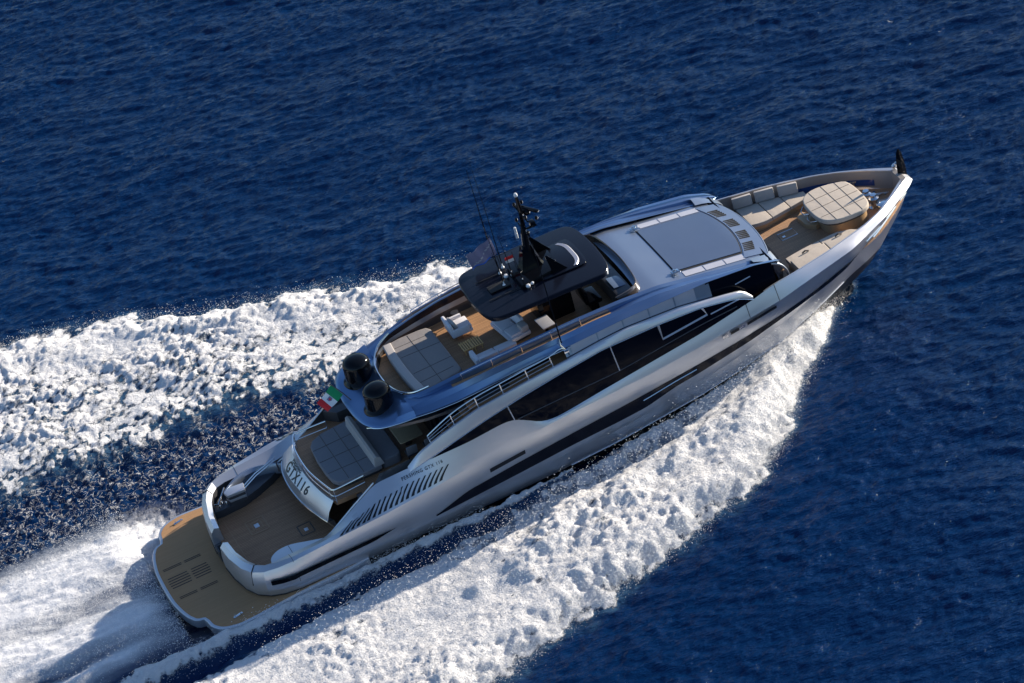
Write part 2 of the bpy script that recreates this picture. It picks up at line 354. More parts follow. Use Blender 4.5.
def make_sea():
    st = .105
    def axis(lo, hi, far):          # fine where the boat runs, growing coarser outwards
        g = []; d = st; x = 0
        while x < far: d = min(d*1.035, 1.2); x += d; g.append(x)
        g = np.array(g); return np.concatenate([lo-g[::-1], np.arange(lo, hi, st), hi+g])
    A = axis(-8, 49, 75); B = axis(-22, 61, 75)
    AA, BB = np.meshgrid(A, B)
    X = .97*AA+.2431*BB; Y = -.2431*AA+.97*BB
    h, foam, aer, soft, mist = sea_fields(X, Y)
    # fade to the flat far sea at the border of the fine sheet
    e = np.minimum.reduce([AA-A[0], A[-1]-AA, BB-B[0], B[-1]-BB]); k = ss(e, 0, 14)
    h = h*k; foam = foam*k; aer = aer*k; soft = soft*k; mist = mist*k
    ny, nx = X.shape
    co = np.stack([X, Y, h], -1).reshape(-1, 3).astype(np.float32)
    i = np.arange(ny-1)[:, None]*nx+np.arange(nx-1)[None, :]
    q = np.stack([i, i+1, i+nx+1, i+nx], -1).reshape(-1, 4).astype(np.int32)
    # far ring: border loop out to the horizon
    loop = np.concatenate([np.arange(nx), np.arange(1, ny)*nx+nx-1, (ny-1)*nx+np.arange(nx-2, -1, -1), np.arange(ny-2, 0, -1)*nx])
    rings = [loop]; vs = [co]; nv = len(co); fs = [q]
    cen = co[loop][:, :2].mean(0)
    for sc in (1.5, 2.4, 5, 15, 60, 250):
        p = co[loop].copy(); p[:, :2] = cen+(p[:, :2]-cen)*sc; p[:, 2] = -.02
        vs.append(p); cur = np.arange(len(loop))+nv; nv += len(loop)
        a = rings[-1]; fs.append(np.stack([a, cur, np.roll(cur, -1), np.roll(a, -1)], -1)); rings.append(cur)
    co = np.concatenate(vs); q = np.concatenate(fs).astype(np.int32)
    me = bpy.data.meshes.new('sea')
    me.vertices.add(len(co)); me.vertices.foreach_set('co', co.ravel())
    me.loops.add(q.size); me.loops.foreach_set('vertex_index', q.ravel())
    me.polygons.add(len(q)); me.polygons.foreach_set('loop_start', np.arange(len(q), dtype=np.int32)*4)
    me.polygons.foreach_set('use_smooth', np.ones(len(q), dtype=bool))
    me.update(calc_edges=True)
    for nm, arr in (('foam', foam), ('aer', aer), ('soft', soft), ('mist', mist)):
        a = me.attributes.new(nm, 'FLOAT', 'POINT')
        full = np.zeros(len(co), np.float32); full[:nx*ny] = arr.ravel(); a.data.foreach_set('value', full)
    o = bpy.data.objects.new('sea', me); COL.objects.link(o); kind(o, 'structure')
    t = NT('sea_water'); ob = t.obj()
    def att(n): x = t.n('ShaderNodeAttribute'); x.attribute_name = n; return x.outputs['Fac']
    fo, ae, sf, mi_ = att('foam'), att('aer'), att('soft'), att('mist')
    n1 = t.noise(3.2, 6, .68, ob); n2 = t.noise(11, 4, .7, ob)
    nn = t.math('ADD', t.math('MULTIPLY', n1, .65), t.math('MULTIPLY', n2, .35))
    k = t.math('SUBTRACT', .98, fo)
    vo = t.n('ShaderNodeTexNoise'); vo.noise_dimensions = '2D'; t.l(ob, vo.inputs['Vector']); vo.inputs['Scale'].default_value = 3.3; vo.inputs['Detail'].default_value = 3; vo.inputs['Roughness'].default_value = .6; vo.inputs['Distortion'].default_value = .5
    net = t.math('ABSOLUTE', t.math('SUBTRACT', vo.outputs[0], .5))
    net = t.math('MULTIPLY', t.ramp(t.math('ADD', t.math('MULTIPLY', net, -1.0), t.math('MULTIPLY', n1, .16)), .052, .082), sf)
    thr = t.math('SUBTRACT', nn, t.math('MULTIPLY', k, .72))
    mask = t.ramp(thr, .05, .26)
    mask = t.math('MULTIPLY', mask, t.ramp(fo, .04, .18))
    mask = t.math('MAXIMUM', mask, t.math('MULTIPLY', net, .85))
    mask = t.math('MAXIMUM', mask, t.math('MULTIPLY', mi_, t.math('MULTIPLY_ADD', n1, .5, .68)))
    mask = t.math('MINIMUM', mask, 1.0)
    tone = t.noise(.05, 3, .5, ob)
    water = t.mix(tone, (.0001, .0115, .052), (.0002, .0200, .084))
    water = t.mix(t.math('MULTIPLY', ae, t.math('MULTIPLY', n1, .9)), water, (.07, .17, .27))
    col = t.mix(mask, water, (.74, .755, .785))
    t.l(col, t.p.inputs['Base Color'])
    t.l(t.math('MULTIPLY_ADD', mask, .75, .12), t.p.inputs['Roughness'])
    t.p.inputs['IOR'].default_value = 1.33
    t.p.inputs['Specular IOR Level'].default_value = .34
    t.l(t.math('MULTIPLY', mask, .55), t.p.inputs['Subsurface Weight']); t.p.inputs['Subsurface Radius'].default_value = (1, 1, 1); t.p.inputs['Subsurface Scale'].default_value = .12
    # ripples, elongated along the crests, and grain of the foam
    mp = t.n('ShaderNodeMapping'); t.l(ob, mp.inputs[0]); mp.inputs['Rotation'].default_value = (0, 0, .243); mp.inputs['Scale'].default_value = (.55, 1.5, 1)
    r1 = t.noise(2.2, 5, .62, mp.outputs[0]); r2 = t.noise(7, 3, .6, mp.outputs[0])
    rip = t.math('ADD', t.math('MULTIPLY', r1, .19), t.math('MULTIPLY', r2, .035))
    fg = t.math('ADD', t.math('MULTIPLY', n1, .34), t.math('MULTIPLY', n2, .13))
    x = t.n('ShaderNodeMix', data_type='FLOAT'); t.l(mask, x.inputs[0]); t.l(rip, x.inputs[2]); t.l(t.math('MULTIPLY', fg, t.math('MULTIPLY_ADD', mi_, -.75, 1.0)), x.inputs[3])
    b = t.bump(x.outputs[0], .9, 1.0)
    me.materials.append(t.m)
    return o
make_sea()
# ================================================================== YACHT
YA = thing('motor_yacht', 'long silver motor yacht with black hull windows and teak decks speeding to the right', 'yacht', (17.5, 0, 0))

def lin(tab, xe):
    f, a, b = T(tab)
    def g(x):
        xl = x if x < 27 else 27+(x-27)*(xe-27)/8.0
        y, z = f(min(max(xl, a), b)); return (xl, y, z)
    return g
G = lin([(5, 3.12, 1.85), (6.5, 3.05, 1.8), (7, 3.0, 1.9), (8, 3.0, 2.5), (9.15, 3.05, 3.2), (10.5, 3.3, 3.42), (11.7, 3.6, 3.58), (13.2, 3.75, 3.70),
         (14.6, 3.82, 3.88), (15.1, 3.83, 3.86), (15.6, 3.85, 3.6), (16.2, 3.88, 3.2), (16.8, 3.9, 3.13), (17.5, 3.9, 3.2), (18.9, 3.87, 3.36), (21, 3.85, 3.6), (23.5, 3.82, 3.88),
         (26, 3.75, 4.28), (27, 3.63, 4.46), (28, 3.50, 4.46), (30, 3.04, 4.43), (32, 2.38, 4.38), (33, 1.88, 4.36), (34, 1.2, 4.37), (34.6, .75, 4.36), (34.93, .5, 4.35)], 34.93)
AL = lin([(5, 3.78, 1.95), (6.8, 3.9, 2.15), (9, 3.95, 2.30), (11.2, 3.96, 2.5), (12.8, 3.97, 2.70), (15.1, 3.98, 2.86), (16.6, 3.98, 3.02), (18.8, 3.98, 3.10), (21, 3.98, 3.2), (23.4, 3.97, 3.40),
          (25.7, 3.94, 3.66), (27.2, 3.87, 3.80), (28.5, 3.72, 3.99), (30.9, 3.20, 4.12), (33, 2.14, 4.14), (34.4, 1.18, 4.14), (35.0, .72, 4.10), (35.25, .40, 4.08)], 35.25)
TL = lin([(5, 3.9, 1.35), (9, 3.9, 1.3), (11, 3.87, 1.13), (12.5, 3.88, 1.6), (14.9, 3.88, 1.85), (17.5, 3.88, 2.07), (19.5, 3.88, 2.22), (23.2, 3.86, 2.56), (25.2, 3.80, 2.75), (27, 3.68, 2.95),
          (28.5, 3.49, 3.14), (29.5, 3.32, 3.31), (31, 2.88, 3.43), (32.5, 2.05, 3.52), (34, .98, 3.6), (34.8, .4, 3.7), (35.25, .06, 3.75)], 35.25)
BL = lin([(5, 3.92, 1.0), (9, 3.9, 1.05), (11, 3.86, 1.08), (14.8, 3.84, 1.30), (17.3, 3.84, 1.48), (19.4, 3.83, 1.57), (20.6, 3.83, 1.66), (21.3, 3.83, 1.82), (22, 3.82, 1.98), (23.1, 3.81, 2.1),
          (25.6, 3.72, 2.45), (28, 3.46, 2.82), (29.5, 3.20, 3.02), (30.6, 2.90, 3.15), (31.2, 2.68, 3.34), (32.5, 1.95, 3.44), (34, .93, 3.52), (34.8, .34, 3.6), (35.2, .05, 3.66)], 35.2)
CL = lin([(5, 3.82, .78), (9, 3.78, .75), (14, 3.72, .8), (18, 3.66, .95), (22, 3.55, 1.25), (25, 3.3, 1.6), (28, 2.78, 2.05), (30.5, 1.95, 2.5), (32.5, 1.1, 2.65), (34, .35, 2.62), (34.6, .03, 2.65)], 34.6)
WL = lin([(5, 3.7, .42), (9, 3.55, .3), (14, 3.5, .22), (16.4, 3.5, .27), (19.2, 3.48, .38), (23, 3.22, .55), (25, 2.98, .7), (27.3, 2.55, .88), (29.7, 1.75, 1.15), (31.5, .95, 1.28), (32.8, .35, 1.25), (33.4, .03, 1.28)], 33.4)
W2 = lin([(5, 3.55, .02), (16, 3.3, -.1), (22, 3.1, .0), (27, 2.25, .35), (30, 1.3, .6), (32, .45, .7), (32.8, .02, .72)], 32.8)
KL = lin([(5, .0, -.9), (25, 0, -.9), (29, 0, -.6), (31.2, 0, -.1), (31.8, 0, .2)], 31.8)

# aft stations, wrapping round the stern corner: inner top, crest, outer, stripe, lower edge
AFT = [  # G               crest             A                 T                B                C                W                 W2               K
 [(3.22, .55, 1.72), (3.02, .55, 1.80), (2.86, .55, 1.62), (2.80, .55, 1.2), (2.79, .55, .9), (2.80, .55, .7), (2.82, .55, .52), (2.9, .55, .0), (3.2, .3, -.8)],
 [(3.28, 1.4, 1.74), (3.10, 1.45, 1.84), (2.92, 1.5, 1.66), (2.87, 1.5, 1.2), (2.87, 1.5, .9), (2.88, 1.5, .7), (2.9, 1.5, .52), (3.0, 1.4, .0), (3.2, .3, -.8)],
 [(3.50, 2.3, 1.76), (3.33, 2.42, 1.90), (3.12, 2.50, 1.72), (3.03, 2.53, 1.2), (3.03, 2.5, .9), (3.06, 2.45, .7), (3.1, 2.4, .52), (3.2, 2.3, .0), (3.4, .3, -.8)],
 [(3.72, 2.78, 1.78), (3.58, 2.95, 1.94), (3.38, 3.10, 1.78), (3.27, 3.16, 1.2), (3.27, 3.12, .9), (3.32, 3.06, .7), (3.38, 3.0, .52), (3.45, 2.8, .0), (3.6, .3, -.8)],
 [(3.98, 3.05, 1.80), (3.92, 3.28, 1.97), (3.78, 3.46, 1.82), (3.70, 3.56, 1.25), (3.70, 3.54, .95), (3.74, 3.47, .7), (3.8, 3.4, .52), (3.8, 3.2, .0), (3.9, .2, -.9)],
 [(4.40, 3.15, 1.82), (4.40, 3.46, 2.00), (4.35, 3.66, 1.88), (4.30, 3.78, 1.3), (4.30, 3.78, .98), (4.30, 3.7, .72), (4.3, 3.6, .48), (4.3, 3.4, .0), (4.3, 0, -.9)],
]
def hull_station(x):
    g, a = G(x), AL(x)
    k = min(1, max(0, (x-14)/4)) if x < 26 else max(0, 1-(x-26)*.5)
    bulge = .10*(1-k) if x < 10 else .0
    c = tuple((g[i]*.45+a[i]*.55) for i in range(3)); c = (c[0], c[1]+bulge*.8, c[2]+(.10 if x < 8 else .03))
    return [g, c, a, TL(x), BL(x), CL(x), WL(x), W2(x), KL(x)]
HX = list(np.arange(5.0, 34.9, .22))+[34.95, 35.0]
STN = AFT+[hull_station(x) for x in HX]
def sub(st):   # finer rows between the feature lines so that panels curve a little
    out = []
    for j in range(len(st)-1):
        p, q = np.array(st[j]), np.array(st[j+1])
        n = (2, 2, 4, 2, 3, 3, 2, 2)[j]
        for k in range(n):
            t = k/n; r = p*(1-t)+q*t
            if j == 2: r[1] += .045*math.sin(PI*t)
            if j in (4, 5): r[1] += .015*math.sin(PI*t)
            out.append((tuple(r), j))
    out.append((tuple(st[-1]), 8)); return out
def hull_mesh():
    mb = MB()
    for s in (1, -1):
        rows = [[(p[0], p[1]*s, p[2]) for p, j in sub(st)] for st in STN]
        js = [j for p, j in sub(STN[0])]
        n = len(rows[0]); o = len(mb.v); mb.v += [p for r in rows for p in r]
        for i in range(len(rows)-1):
            for k in range(n-1):
                a = o+i*n+k; mb.f.append((a, a+1, a+1+n, a+n)); j = js[k]
                mb.mi.append(1 if j in (6, 7) and STN[i][0][0] > 4 else 0)
        # inner face of the bulwark at the bow and round the cockpit
    # blunt bow nose
    a = STN[-1]
    mb.add([(p[0], y*p[1], p[2]) for p in a for y in (1, -1)], [(2*i, 2*i+1, 2*i+3, 2*i+2) for i in range(len(a)-1)])
    return mb.build('hull', ['silver', 'boot'], YA, 13)
hull = hull_mesh()

def side_strip(name, f1, f2, x0, x1, mat, off=.012, n=60, parent=None, sides=(1, -1), th=0):
    for s in sides:
        rows = []
        for x in np.linspace(x0, x1, n):
            p, q = f1(x), f2(x)
            rows.append([(p[0], s*(p[1]+off), p[2]), ((p[0]+q[0])/2, s*((p[1]+q[1])/2+off), (p[2]+q[2])/2), (q[0], s*(q[1]+off), q[2])])
        MB().loft(rows).build(name, mat, parent or hull)
side_strip('hull_window', TL, BL, 11.0, 31.3, 'strip', .012, 90)
# chrome rub line in the hull window, small ports, boot line
def on_side(x, fa, fb, t, off=.03, s=-1):
    p, q = fa(x), fb(x); return (p[0]*(1-t)+q[0]*t, s*(p[1]*(1-t)+q[1]*t+off), p[2]*(1-t)+q[2]*t)
for s in (1, -1):
    MB().tube([on_side(x, TL, BL, .38, .03, s) for x in np.linspace(20.5, 23.0, 8)], .03, 6).build('rub_rail', 'chrome', hull)
    MB().loft([[on_side(x, AL, TL, .52, .05, s), on_side(x, AL, TL, .72, .045, s)] for x in np.linspace(13.6, 15.2, 6)]).build('hull_port', 'letter', hull)
    MB().tube([on_side(x, CL, WL, .97, .02, s) for x in np.linspace(17, 32, 40)], .022, 5).build('boot_line', 'white_gel', hull)
    # long black stripe along the aft quarter
    rows = []
    for x in np.linspace(3.9, 9.3, 24):
        if x < 5:
            z = 1.45; z2 = 1.24; y = float(np.interp(x, [3.72, 4.32, 5], [3.60, 3.83, 3.96]))+.05
            a = (x, s*y, z); b = (x, s*(y+.01), z2)
        else:
            k = max(0, (x-8.3)/1.0); z = 1.40+.01*x; z2 = 1.14+.02*x+(z-1.14-.02*x)*min(1, k)
            def yy(zz):
                A_, T_ = AL(x), TL(x); t = min(1, max(0, (A_[2]-zz)/(A_[2]-T_[2]))); return A_[1]*(1-t)+T_[1]*t+.055+.03*math.sin(PI*t)
            a = (x, s*yy(z), z); b = (x, s*yy(z2), z2)
        rows.append([a, b])
    MB().loft(rows).build('quarter_stripe', 'black', hull)
    # dark underside line of the aft coaming
    MB().tube([(p[6][0], s*(p[6][1]+.02), p[6][2]+.06) for p in AFT]+[(x, s*(WL(x)[1]+.03), .5) for x in (5, 6, 7, 7.7)], .05, 6).build('fender_rail', 'rubber', hull)

# bow side: slots for the anchor pocket and mooring ports
for s in (1, -1):
    for (xa, xb, t0, t1) in ((31.6, 32.5, .45, .60), (32.9, 33.6, .28, .42), (33.9, 34.35, .2, .36)):
        MB().loft([[on_side(x, AL, TL, t0, .07, s), on_side(x, AL, TL, t1, .07, s)] for x in np.linspace(xa, xb, 6)]).build('mooring_slot', 'letter', hull)
        MB().tube([on_side(x, AL, TL, t0, .08, s) for x in np.linspace(xa, xb, 6)], .03, 6).build('slot_trim', 'chrome', hull)
    mb = MB().loft([[on_side(x, AL, TL, .95, .03, s), on_side(x, BL, CL, .35, .03, s)] for x in np.linspace(32.2, 33.6, 6)])
    mb.build('anchor_pocket', 'letter', hull)
    MB().tube([on_side(x, AL, TL, .93, .05, s) for x in np.linspace(32.1, 33.7, 6)], .04, 6).build('anchor_trim', 'chrome', hull)
# name plates on the side below the wheelhouse: small metal grille squares
for s in (1, -1):
    for (xa, xb, mt) in ((24.35, 24.62, 'chrome'), (24.72, 25.12, 'letter'), (25.16, 25.4, 'chrome'), (25.5, 26.9, 'letter')):
        MB().loft([[on_side(x, AL, TL, .10, .075, s), on_side(x, AL, TL, .27, .085, s)] for x in np.linspace(xa, xb, 4)]).build('side_badge', mt, hull)
    # gate seam lines in the gunwale
    for x in (25.7, 27.1):
        MB().tube([(*(np.array(G(x))*(1-t)+np.array(AL(x))*t)[:1], s*((np.array(G(x))*(1-t)+np.array(AL(x))*t)[1]+.01), (np.array(G(x))*(1-t)+np.array(AL(x))*t)[2]+.01) for t in (0, .5, 1)], .014, 4).build('gunwale_seam', 'letter', hull)

# ---- bulwark inside at the bow, gunwale cap, and the bow deck
def inner(x, d, z=None):
    g = G(x); n = 1 if x < 30 else 1+(x-30)*.07
    return (g[0]-(.10 if x > 33 else 0)*d/.15-(max(0, x-33.5)*.12), max(0.02, g[1]-d*n), g[2]-.01 if z is None else z)
bx = list(np.arange(26.6, 35.01, .3))+[35.0]
mb = MB()
for s in (1, -1):
    mb.loft([[(p[0], s*p[1], p[2]) for p in (G(x), inner(x, .05), inner(x, .12, 3.40))] for x in bx])
e = [G(35), inner(35, .05), inner(35, .12, 3.4)]
mb.add([(p[0], y*p[1], p[2]) for p in e for y in (1, -1)], [(0, 1, 3, 2), (2, 3, 5, 4)])
bulw = mb.build('bulwark', 'taupe', YA)
for s in (1, -1):
    MB().loft([[(p[0], s*p[1], p[2]+dz) for p, dz in ((G(x), .006), (inner(x, .06), .012), (inner(x, .062), -.03))] for x in bx]).build('cap_rail', 'silver', bulw)
    # long port openings, drawn as sea-blue panels, with mooring cleats
    MB().loft([[(p[0], s*(p[1]-.015), p[2]) for p in (inner(x, .055+.07*(4.4-z)/1, z) for z in (3.66, 3.94))] for x in np.linspace(30.9, 34.3, 12)]).build('bulwark_opening_panel', 'seablue', bulw)
    for x in (32.6, 33.1, 33.5):
        p = inner(x, .17, 3.66); MB().box((p[0], s*p[1], 3.74), (.07, .12, .36), 0, .02).box((p[0], s*p[1], 3.92), (.28, .06, .05), -s*.6, .02).build('mooring_cleat', 'chrome', bulw)
pts = [inner(x, .10, 0)[:2] for x in bx]
outl = [(p[0], p[1]) for p in pts]+[(p[0], -p[1]) for p in pts[::-1]]
MB().prism(outl, 3.30, 3.50).build('bow_deck', 'teak_bow', YA)
MB().prism([(28.15, .36), (30.1, .36), (30.1, .2), (28.15, .2)], 0, .001)
hb = MB()
for a, b in (((29.27, .2), (30.0, .2)), ((30.0, .2), (30.0, .72)), ((30.0, .72), (29.27, .72)), ((29.27, .72), (29.27, .2))):
    hb.tube([(a[0], a[1], 3.507), (b[0], b[1], 3.507)], .018, 4)
hb.box((29.45, .4, 3.51), (.12, .12, .02)).build('deck_hatch', 'chrome', YA)

# ---- aft cockpit, swim platform
half = spline([(.20, 0), (.23, 1.07), (.36, 1.9), (.50, 2.4)], 4)+[(.66, 2.72), (.80, 2.84), (1.0, 2.9)]+spline([(1.06, 3.12), (1.14, 3.55), (1.42, 3.93), (1.9, 4.15), (2.6, 4.2), (4.8, 3.98), (7.0, 3.86), (7.9, 3.74)], 5)+[(7.95, 3.5), (4.2, 3.1), (3.7, 2.4), (3.5, 1.0)]
pl = half+[(x, -y) for x, y in half[::-1][:-1]]
plat = MB().prism(pl, .12, .50, .05, seg=3).build('swim_platform', 'silver', YA)
def inset(pts, d):
    c = []
    n = len(pts)
    for i in range(n):
        a, b, e = np.array(pts[i-1]), np.array(pts[i]), np.array(pts[(i+1) % n])
        t = (e-a); t = t/(np.linalg.norm(t)+1e-9); c.append(tuple(b+np.array([-t[1], t[0]])*d))
    return c
ar = sum(pl[i][0]*pl[(i+1) % len(pl)][1]-pl[(i+1) % len(pl)][0]*pl[i][1] for i in range(len(pl)))
MB().prism(inset(pl, .13 if ar > 0 else -.13), .49, .512).build('platform_deck', 'plat', plat)
for ys, xs in ((1.12, (.55, 1.35)), (1.02, (.55, 1.35)), (1.12, (1.48, 2.2)), (1.02, (1.48, 2.2)), (-.98, (.6, 1.35)), (-1.08, (.6, 1.35)), (-.98, (1.5, 2.25)), (-1.08, (1.5, 2.25))):
    MB().box(((xs[0]+xs[1])/2, ys, .515), (xs[1]-xs[0], .035, .01)).build('deck_slot', 'rubber', plat)
for k in range(5):
    for xs in ((.5, 1.42), (1.52, 2.28)):
        y = .42-.17*k
        MB().box(((xs[0]+xs[1])/2, y, .515), (xs[1]-xs[0]-.04*abs(k-2), .045, .01)).build('deck_slot', 'rubber', plat)
for (x, y) in ((2.25, -3.62), (2.1, 3.72)):
    MB().box((x, y, .53), (.42, .12, .03), .25, .01).box((x-.12, y, .57), (.05, .05, .08), 0, .01).box((x+.12, y, .57), (.05, .05, .08), 0, .01).build('mooring_cleat', 'chrome', plat)

ck = [(3.15, -.75)]+[(3.3, -1.5), (3.5, -2.35), (3.75, -2.85), (4.3, -3.1), (6.9, -3.05), (9.0, -3.0), (9.0, 3.0), (5.0, 3.1), (4.1, 3.05), (3.7, 2.75), (3.45, 2.2), (3.25, 1.4), (3.1, .6)]
cock = MB().prism(ck, .95, 1.10).build('cockpit_deck', 'teak', YA)
# inner wall of the coaming
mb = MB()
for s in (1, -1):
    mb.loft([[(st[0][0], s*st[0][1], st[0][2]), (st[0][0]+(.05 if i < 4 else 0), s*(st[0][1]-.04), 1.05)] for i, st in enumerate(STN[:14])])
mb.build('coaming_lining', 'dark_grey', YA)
# caulked border and table sockets in the cockpit floor
def frame(cx, cy_, w, d, z, r=.03, nm='floor_inlay', mt='inlay'):
    b = MB()
    for (x, y, lx, ly) in ((cx-w/2, cy_, r*2, d), (cx+w/2, cy_, r*2, d), (cx, cy_-d/2, w-r*2, r*2), (cx, cy_+d/2, w-r*2, r*2)): b.box((x, y, z), (lx, ly, .01))
    b.build(nm, mt, cock)
frame(4.70, .48, .76, .96, 1.106); frame(4.70, .48, .40, .52, 1.106)
MB().box((4.68, .48, 1.108), (.20, .26, .014), 0, .005).build('floor_socket', 'white_gel', cock)
frame(6.3, -1.08, .56, .72, 1.106, .025, 'floor_inlay', 'seam')
MB().box((6.3, -1.12, 1.108), (.16, .2, .014), 0, .005).build('floor_socket', 'white_gel', cock)
MB().box((3.62, .3, 1.104), (.03, 4.0, .006)).build('floor_seam', 'inlay', cock)
# gate between the coaming ends: dark step and rail
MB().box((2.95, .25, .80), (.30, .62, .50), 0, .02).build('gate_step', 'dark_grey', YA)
MB().box((2.98, -.12, 1.08), (.22, .9, .05), 0, .01).build('gate_tread', 'black', YA)
for s, y0 in ((1, .56), (-1, -.56)):
    pr = [(p[0], s*p[1], p[2]) for p in AFT[0]]; pr2 = [(3.2, y0, .5)]
    MB().add(pr[:7]+[(3.3, s*.55, .5)], [tuple(range(8))]).build('coaming_end', 'silver', YA)
# panel joints of the aft coaming (black gap lines)
for s in (1, -1):
    st = AFT[3]; MB().tube([(p[0], s*(p[1]+.008), p[2]+.008) for p in st[:4]], .022, 5).build('coaming_joint', 'rubber', YA)
    st = STN[6]; MB().tube([(p[0], s*(p[1]+.004), p[2]+.004) for p in st[:5]], .008, 4).build('coaming_seam', 'letter', YA)
# white moulded seat locker along the starboard coaming
lk = spline([(4.25, -3.12), (4.35, -2.7), (4.72, -2.42), (5.3, -2.40), (6.0, -2.68), (6.75, -2.98)], 4)+[(6.75, -3.12), (4.35, -3.2)]
lock = MB().prism(lk, 1.1, 1.74, .06, seg=3).build('seat_locker', 'white_gel', YA)
MB().box((5.2, -2.75, 1.744), (.015, .6, .01)).build('locker_seam', 'letter', lock)
# port side: lowered shelf with the curved silver cover, crane box and rails
sh = [(3.7, 1.95), (4.7, 2.0), (5.5, 2.3), (6.2, 2.65), (6.75, 3.02), (5, 3.1), (4.1, 3.02), (3.6, 2.5), (3.45, 2.0)]
shelf = MB().prism(sh, 1.1, 1.45, .02).build('side_shelf', 'dark_grey', YA)
rows = []
for i, t in enumerate(np.linspace(0, 1, 22)):
    x = 4.15+2.7*t; y = 2.52+1.0*math.sin(PI*(.12+.62*t))-.42*0; y = 2.35+.85*math.sin(PI*min(1, t*.78+.08)); w = .09+.07*math.sin(PI*t); z = 1.78+.10*math.sin(PI*t)
    rows.append([(x, y+w, z-.28), (x, y+w*.8, z), (x, y-w*.4, z+.03), (x, y-w, z-.10), (x, y-w, z-.45)])
MB().loft(rows, 0, False, True).build('curved_cover', 'roof', shelf)
for k, (dz, mt) in enumerate(((0, 'dark_grey'), (.14, 'silver'), (.28, 'dark_grey'), (.40, 'silver'))):
    MB().prism([(4.22-.02*k, 1.98), (4.9, 1.92), (5.0, 2.4), (4.35, 2.5), (4.15-.02*k, 2.3)], 1.45+dz, 1.45+dz+.12, .04).build('crane_box', mt, shelf)
for dy in (0, .16):
    MB().tube([(4.9, 2.12+dy, 1.85), (5.6, 2.42+dy, 2.0), (6.6, 2.72+dy, 2.1), (6.6, 2.72+dy, 1.5)], .03, 6).build('side_rail', 'chrome', shelf)
MB().tube([(3.55, 2.25, 1.62), (3.7, 2.1, 1.66), (4.25, 2.9, 1.75)], .035, 6).build('side_rail', 'chrome', shelf)
for x, y in ((3.75, 2.1), (3.9, 2.3), (4.05, 2.15)):
    MB().lathe([(.05, 0), (.06, .10), (.03, .16), (0, .17)], (x, y, 1.45), 12).build('deck_bollard', 'chrome', shelf)

# ---- aft main deck and the lettered transom panel
def arc(xs, n=20):
    return spline(xs, n)
base = [(6.85, 2.75, 1.9), (6.62, 2.0, 1.9), (6.52, .9, 1.9), (6.60, -.4, 1.9), (6.85, -1.6, 1.9), (7.05, -2.3, 1.9)]
topo = [(6.98, 2.6, 2.3), (6.75, 1.9, 2.32), (6.64, .9, 2.34), (6.72, -.4, 2.34), (6.95, -1.6, 2.32), (7.2, -2.32, 2.3)]
topi = [(7.5, 2.45, 2.72), (7.25, 1.9, 2.76), (7.14, .9, 2.78), (7.16, -.4, 2.78), (7.32, -1.6, 2.76), (7.52, -2.3, 2.72)]
sb, s1, s2 = spline(base, 5), spline(topo, 5), spline(topi, 5)
und = [(p[0]+.25, p[1]*.97, 1.8) for p in sb]; fl = [(p[0]+.4, p[1]*.97, 1.1) for p in sb]; dk = [(p[0]+.12, p[1], 2.66) for p in s2]
tp = MB().loft([list(r) for r in zip(und, sb, s1, s2, dk)]).build('transom_panel', 'silver', YA, 30)
MB().loft([list(r) for r in zip(fl, und)]).build('transom_riser', 'dark_grey', tp)
MB().tube([(p[0]+.36, p[1]*.97, 1.2) for p in sb], .03, 6).build('riser_trim', 'inlay', tp)
MB().tube([(p[0]-.015, p[1], p[2]-.02) for p in sb], .03, 6).build('panel_trim', 'chrome', tp)
dkp = [(p[0]+.1, p[1]) for p in s2][::-1]
adp = [(12.8, -3.0), (8.7, -3.0), (8.7, -2.35)]+dkp+[(8.2, 2.9), (9.0, 3.0), (12.8, 3.0)]
MB().prism(adp, 2.45, 2.65).build('aft_deck', 'teak', YA)
# dark stairwells on both sides from the cockpit to the aft deck
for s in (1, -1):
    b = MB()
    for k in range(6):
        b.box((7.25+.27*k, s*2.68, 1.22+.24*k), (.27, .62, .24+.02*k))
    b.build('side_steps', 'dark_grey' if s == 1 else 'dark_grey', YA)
    # sloping wing panel inner rim
    MB().tube([(6.6, s*2.99, 1.72), (6.95, s*2.97, 1.86), (8, s*2.96, 2.52), (9.15, s*3.0, 3.24)], .035, 6).build('wing_rim', 'silver', YA)
    # side deck beside the aft seats
    MB().prism([(9.15, s*3.04), (9.6, s*2.5), (10.9, s*2.45), (12.6, s*2.5), (12.6, s*3.7), (10.8, s*3.5)], 2.66, 3.16, .02).build('side_console', 'dark_grey', YA)
    MB().box((10.1, s*2.85, 3.165), (.02, .8, .01)).build('console_seam', 'seam', YA)
    # inner wall between the gunwale and the aft deck
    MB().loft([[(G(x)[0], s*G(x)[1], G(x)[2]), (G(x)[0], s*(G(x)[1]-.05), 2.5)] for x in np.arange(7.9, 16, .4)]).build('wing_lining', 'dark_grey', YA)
# side louvres and lettering on the wing panels
def wing(x, t, s, off=.02):
    st = hull_station(x); p = np.array(st[0]); c = np.array(st[1]); q = np.array(st[2])
    r = p*(1-2*t)+c*2*t if t < .5 else c*(2-2*t)+q*(2*t-1)
    return (r[0], s*(r[1]+off), r[2]+off)
for s in (1, -1):
    for k in range(19):
        x0 = 7.0+.25*k
        pts_ = []
        for i in range(7):
            t = i/6; pts_.append((x0+.05+.95*(t**1.5)*(.72+.02*k) if k < 5 else x0+.55*t**1.2, .90-.46*t))
        b = MB().loft([[wing(px, pt, s, .012), wing(px+.145*(1-.45*i/6), pt, s, .012)] for i, (px, pt) in enumerate(pts_)])
        b.build('side_louvre', 'letter', YA)

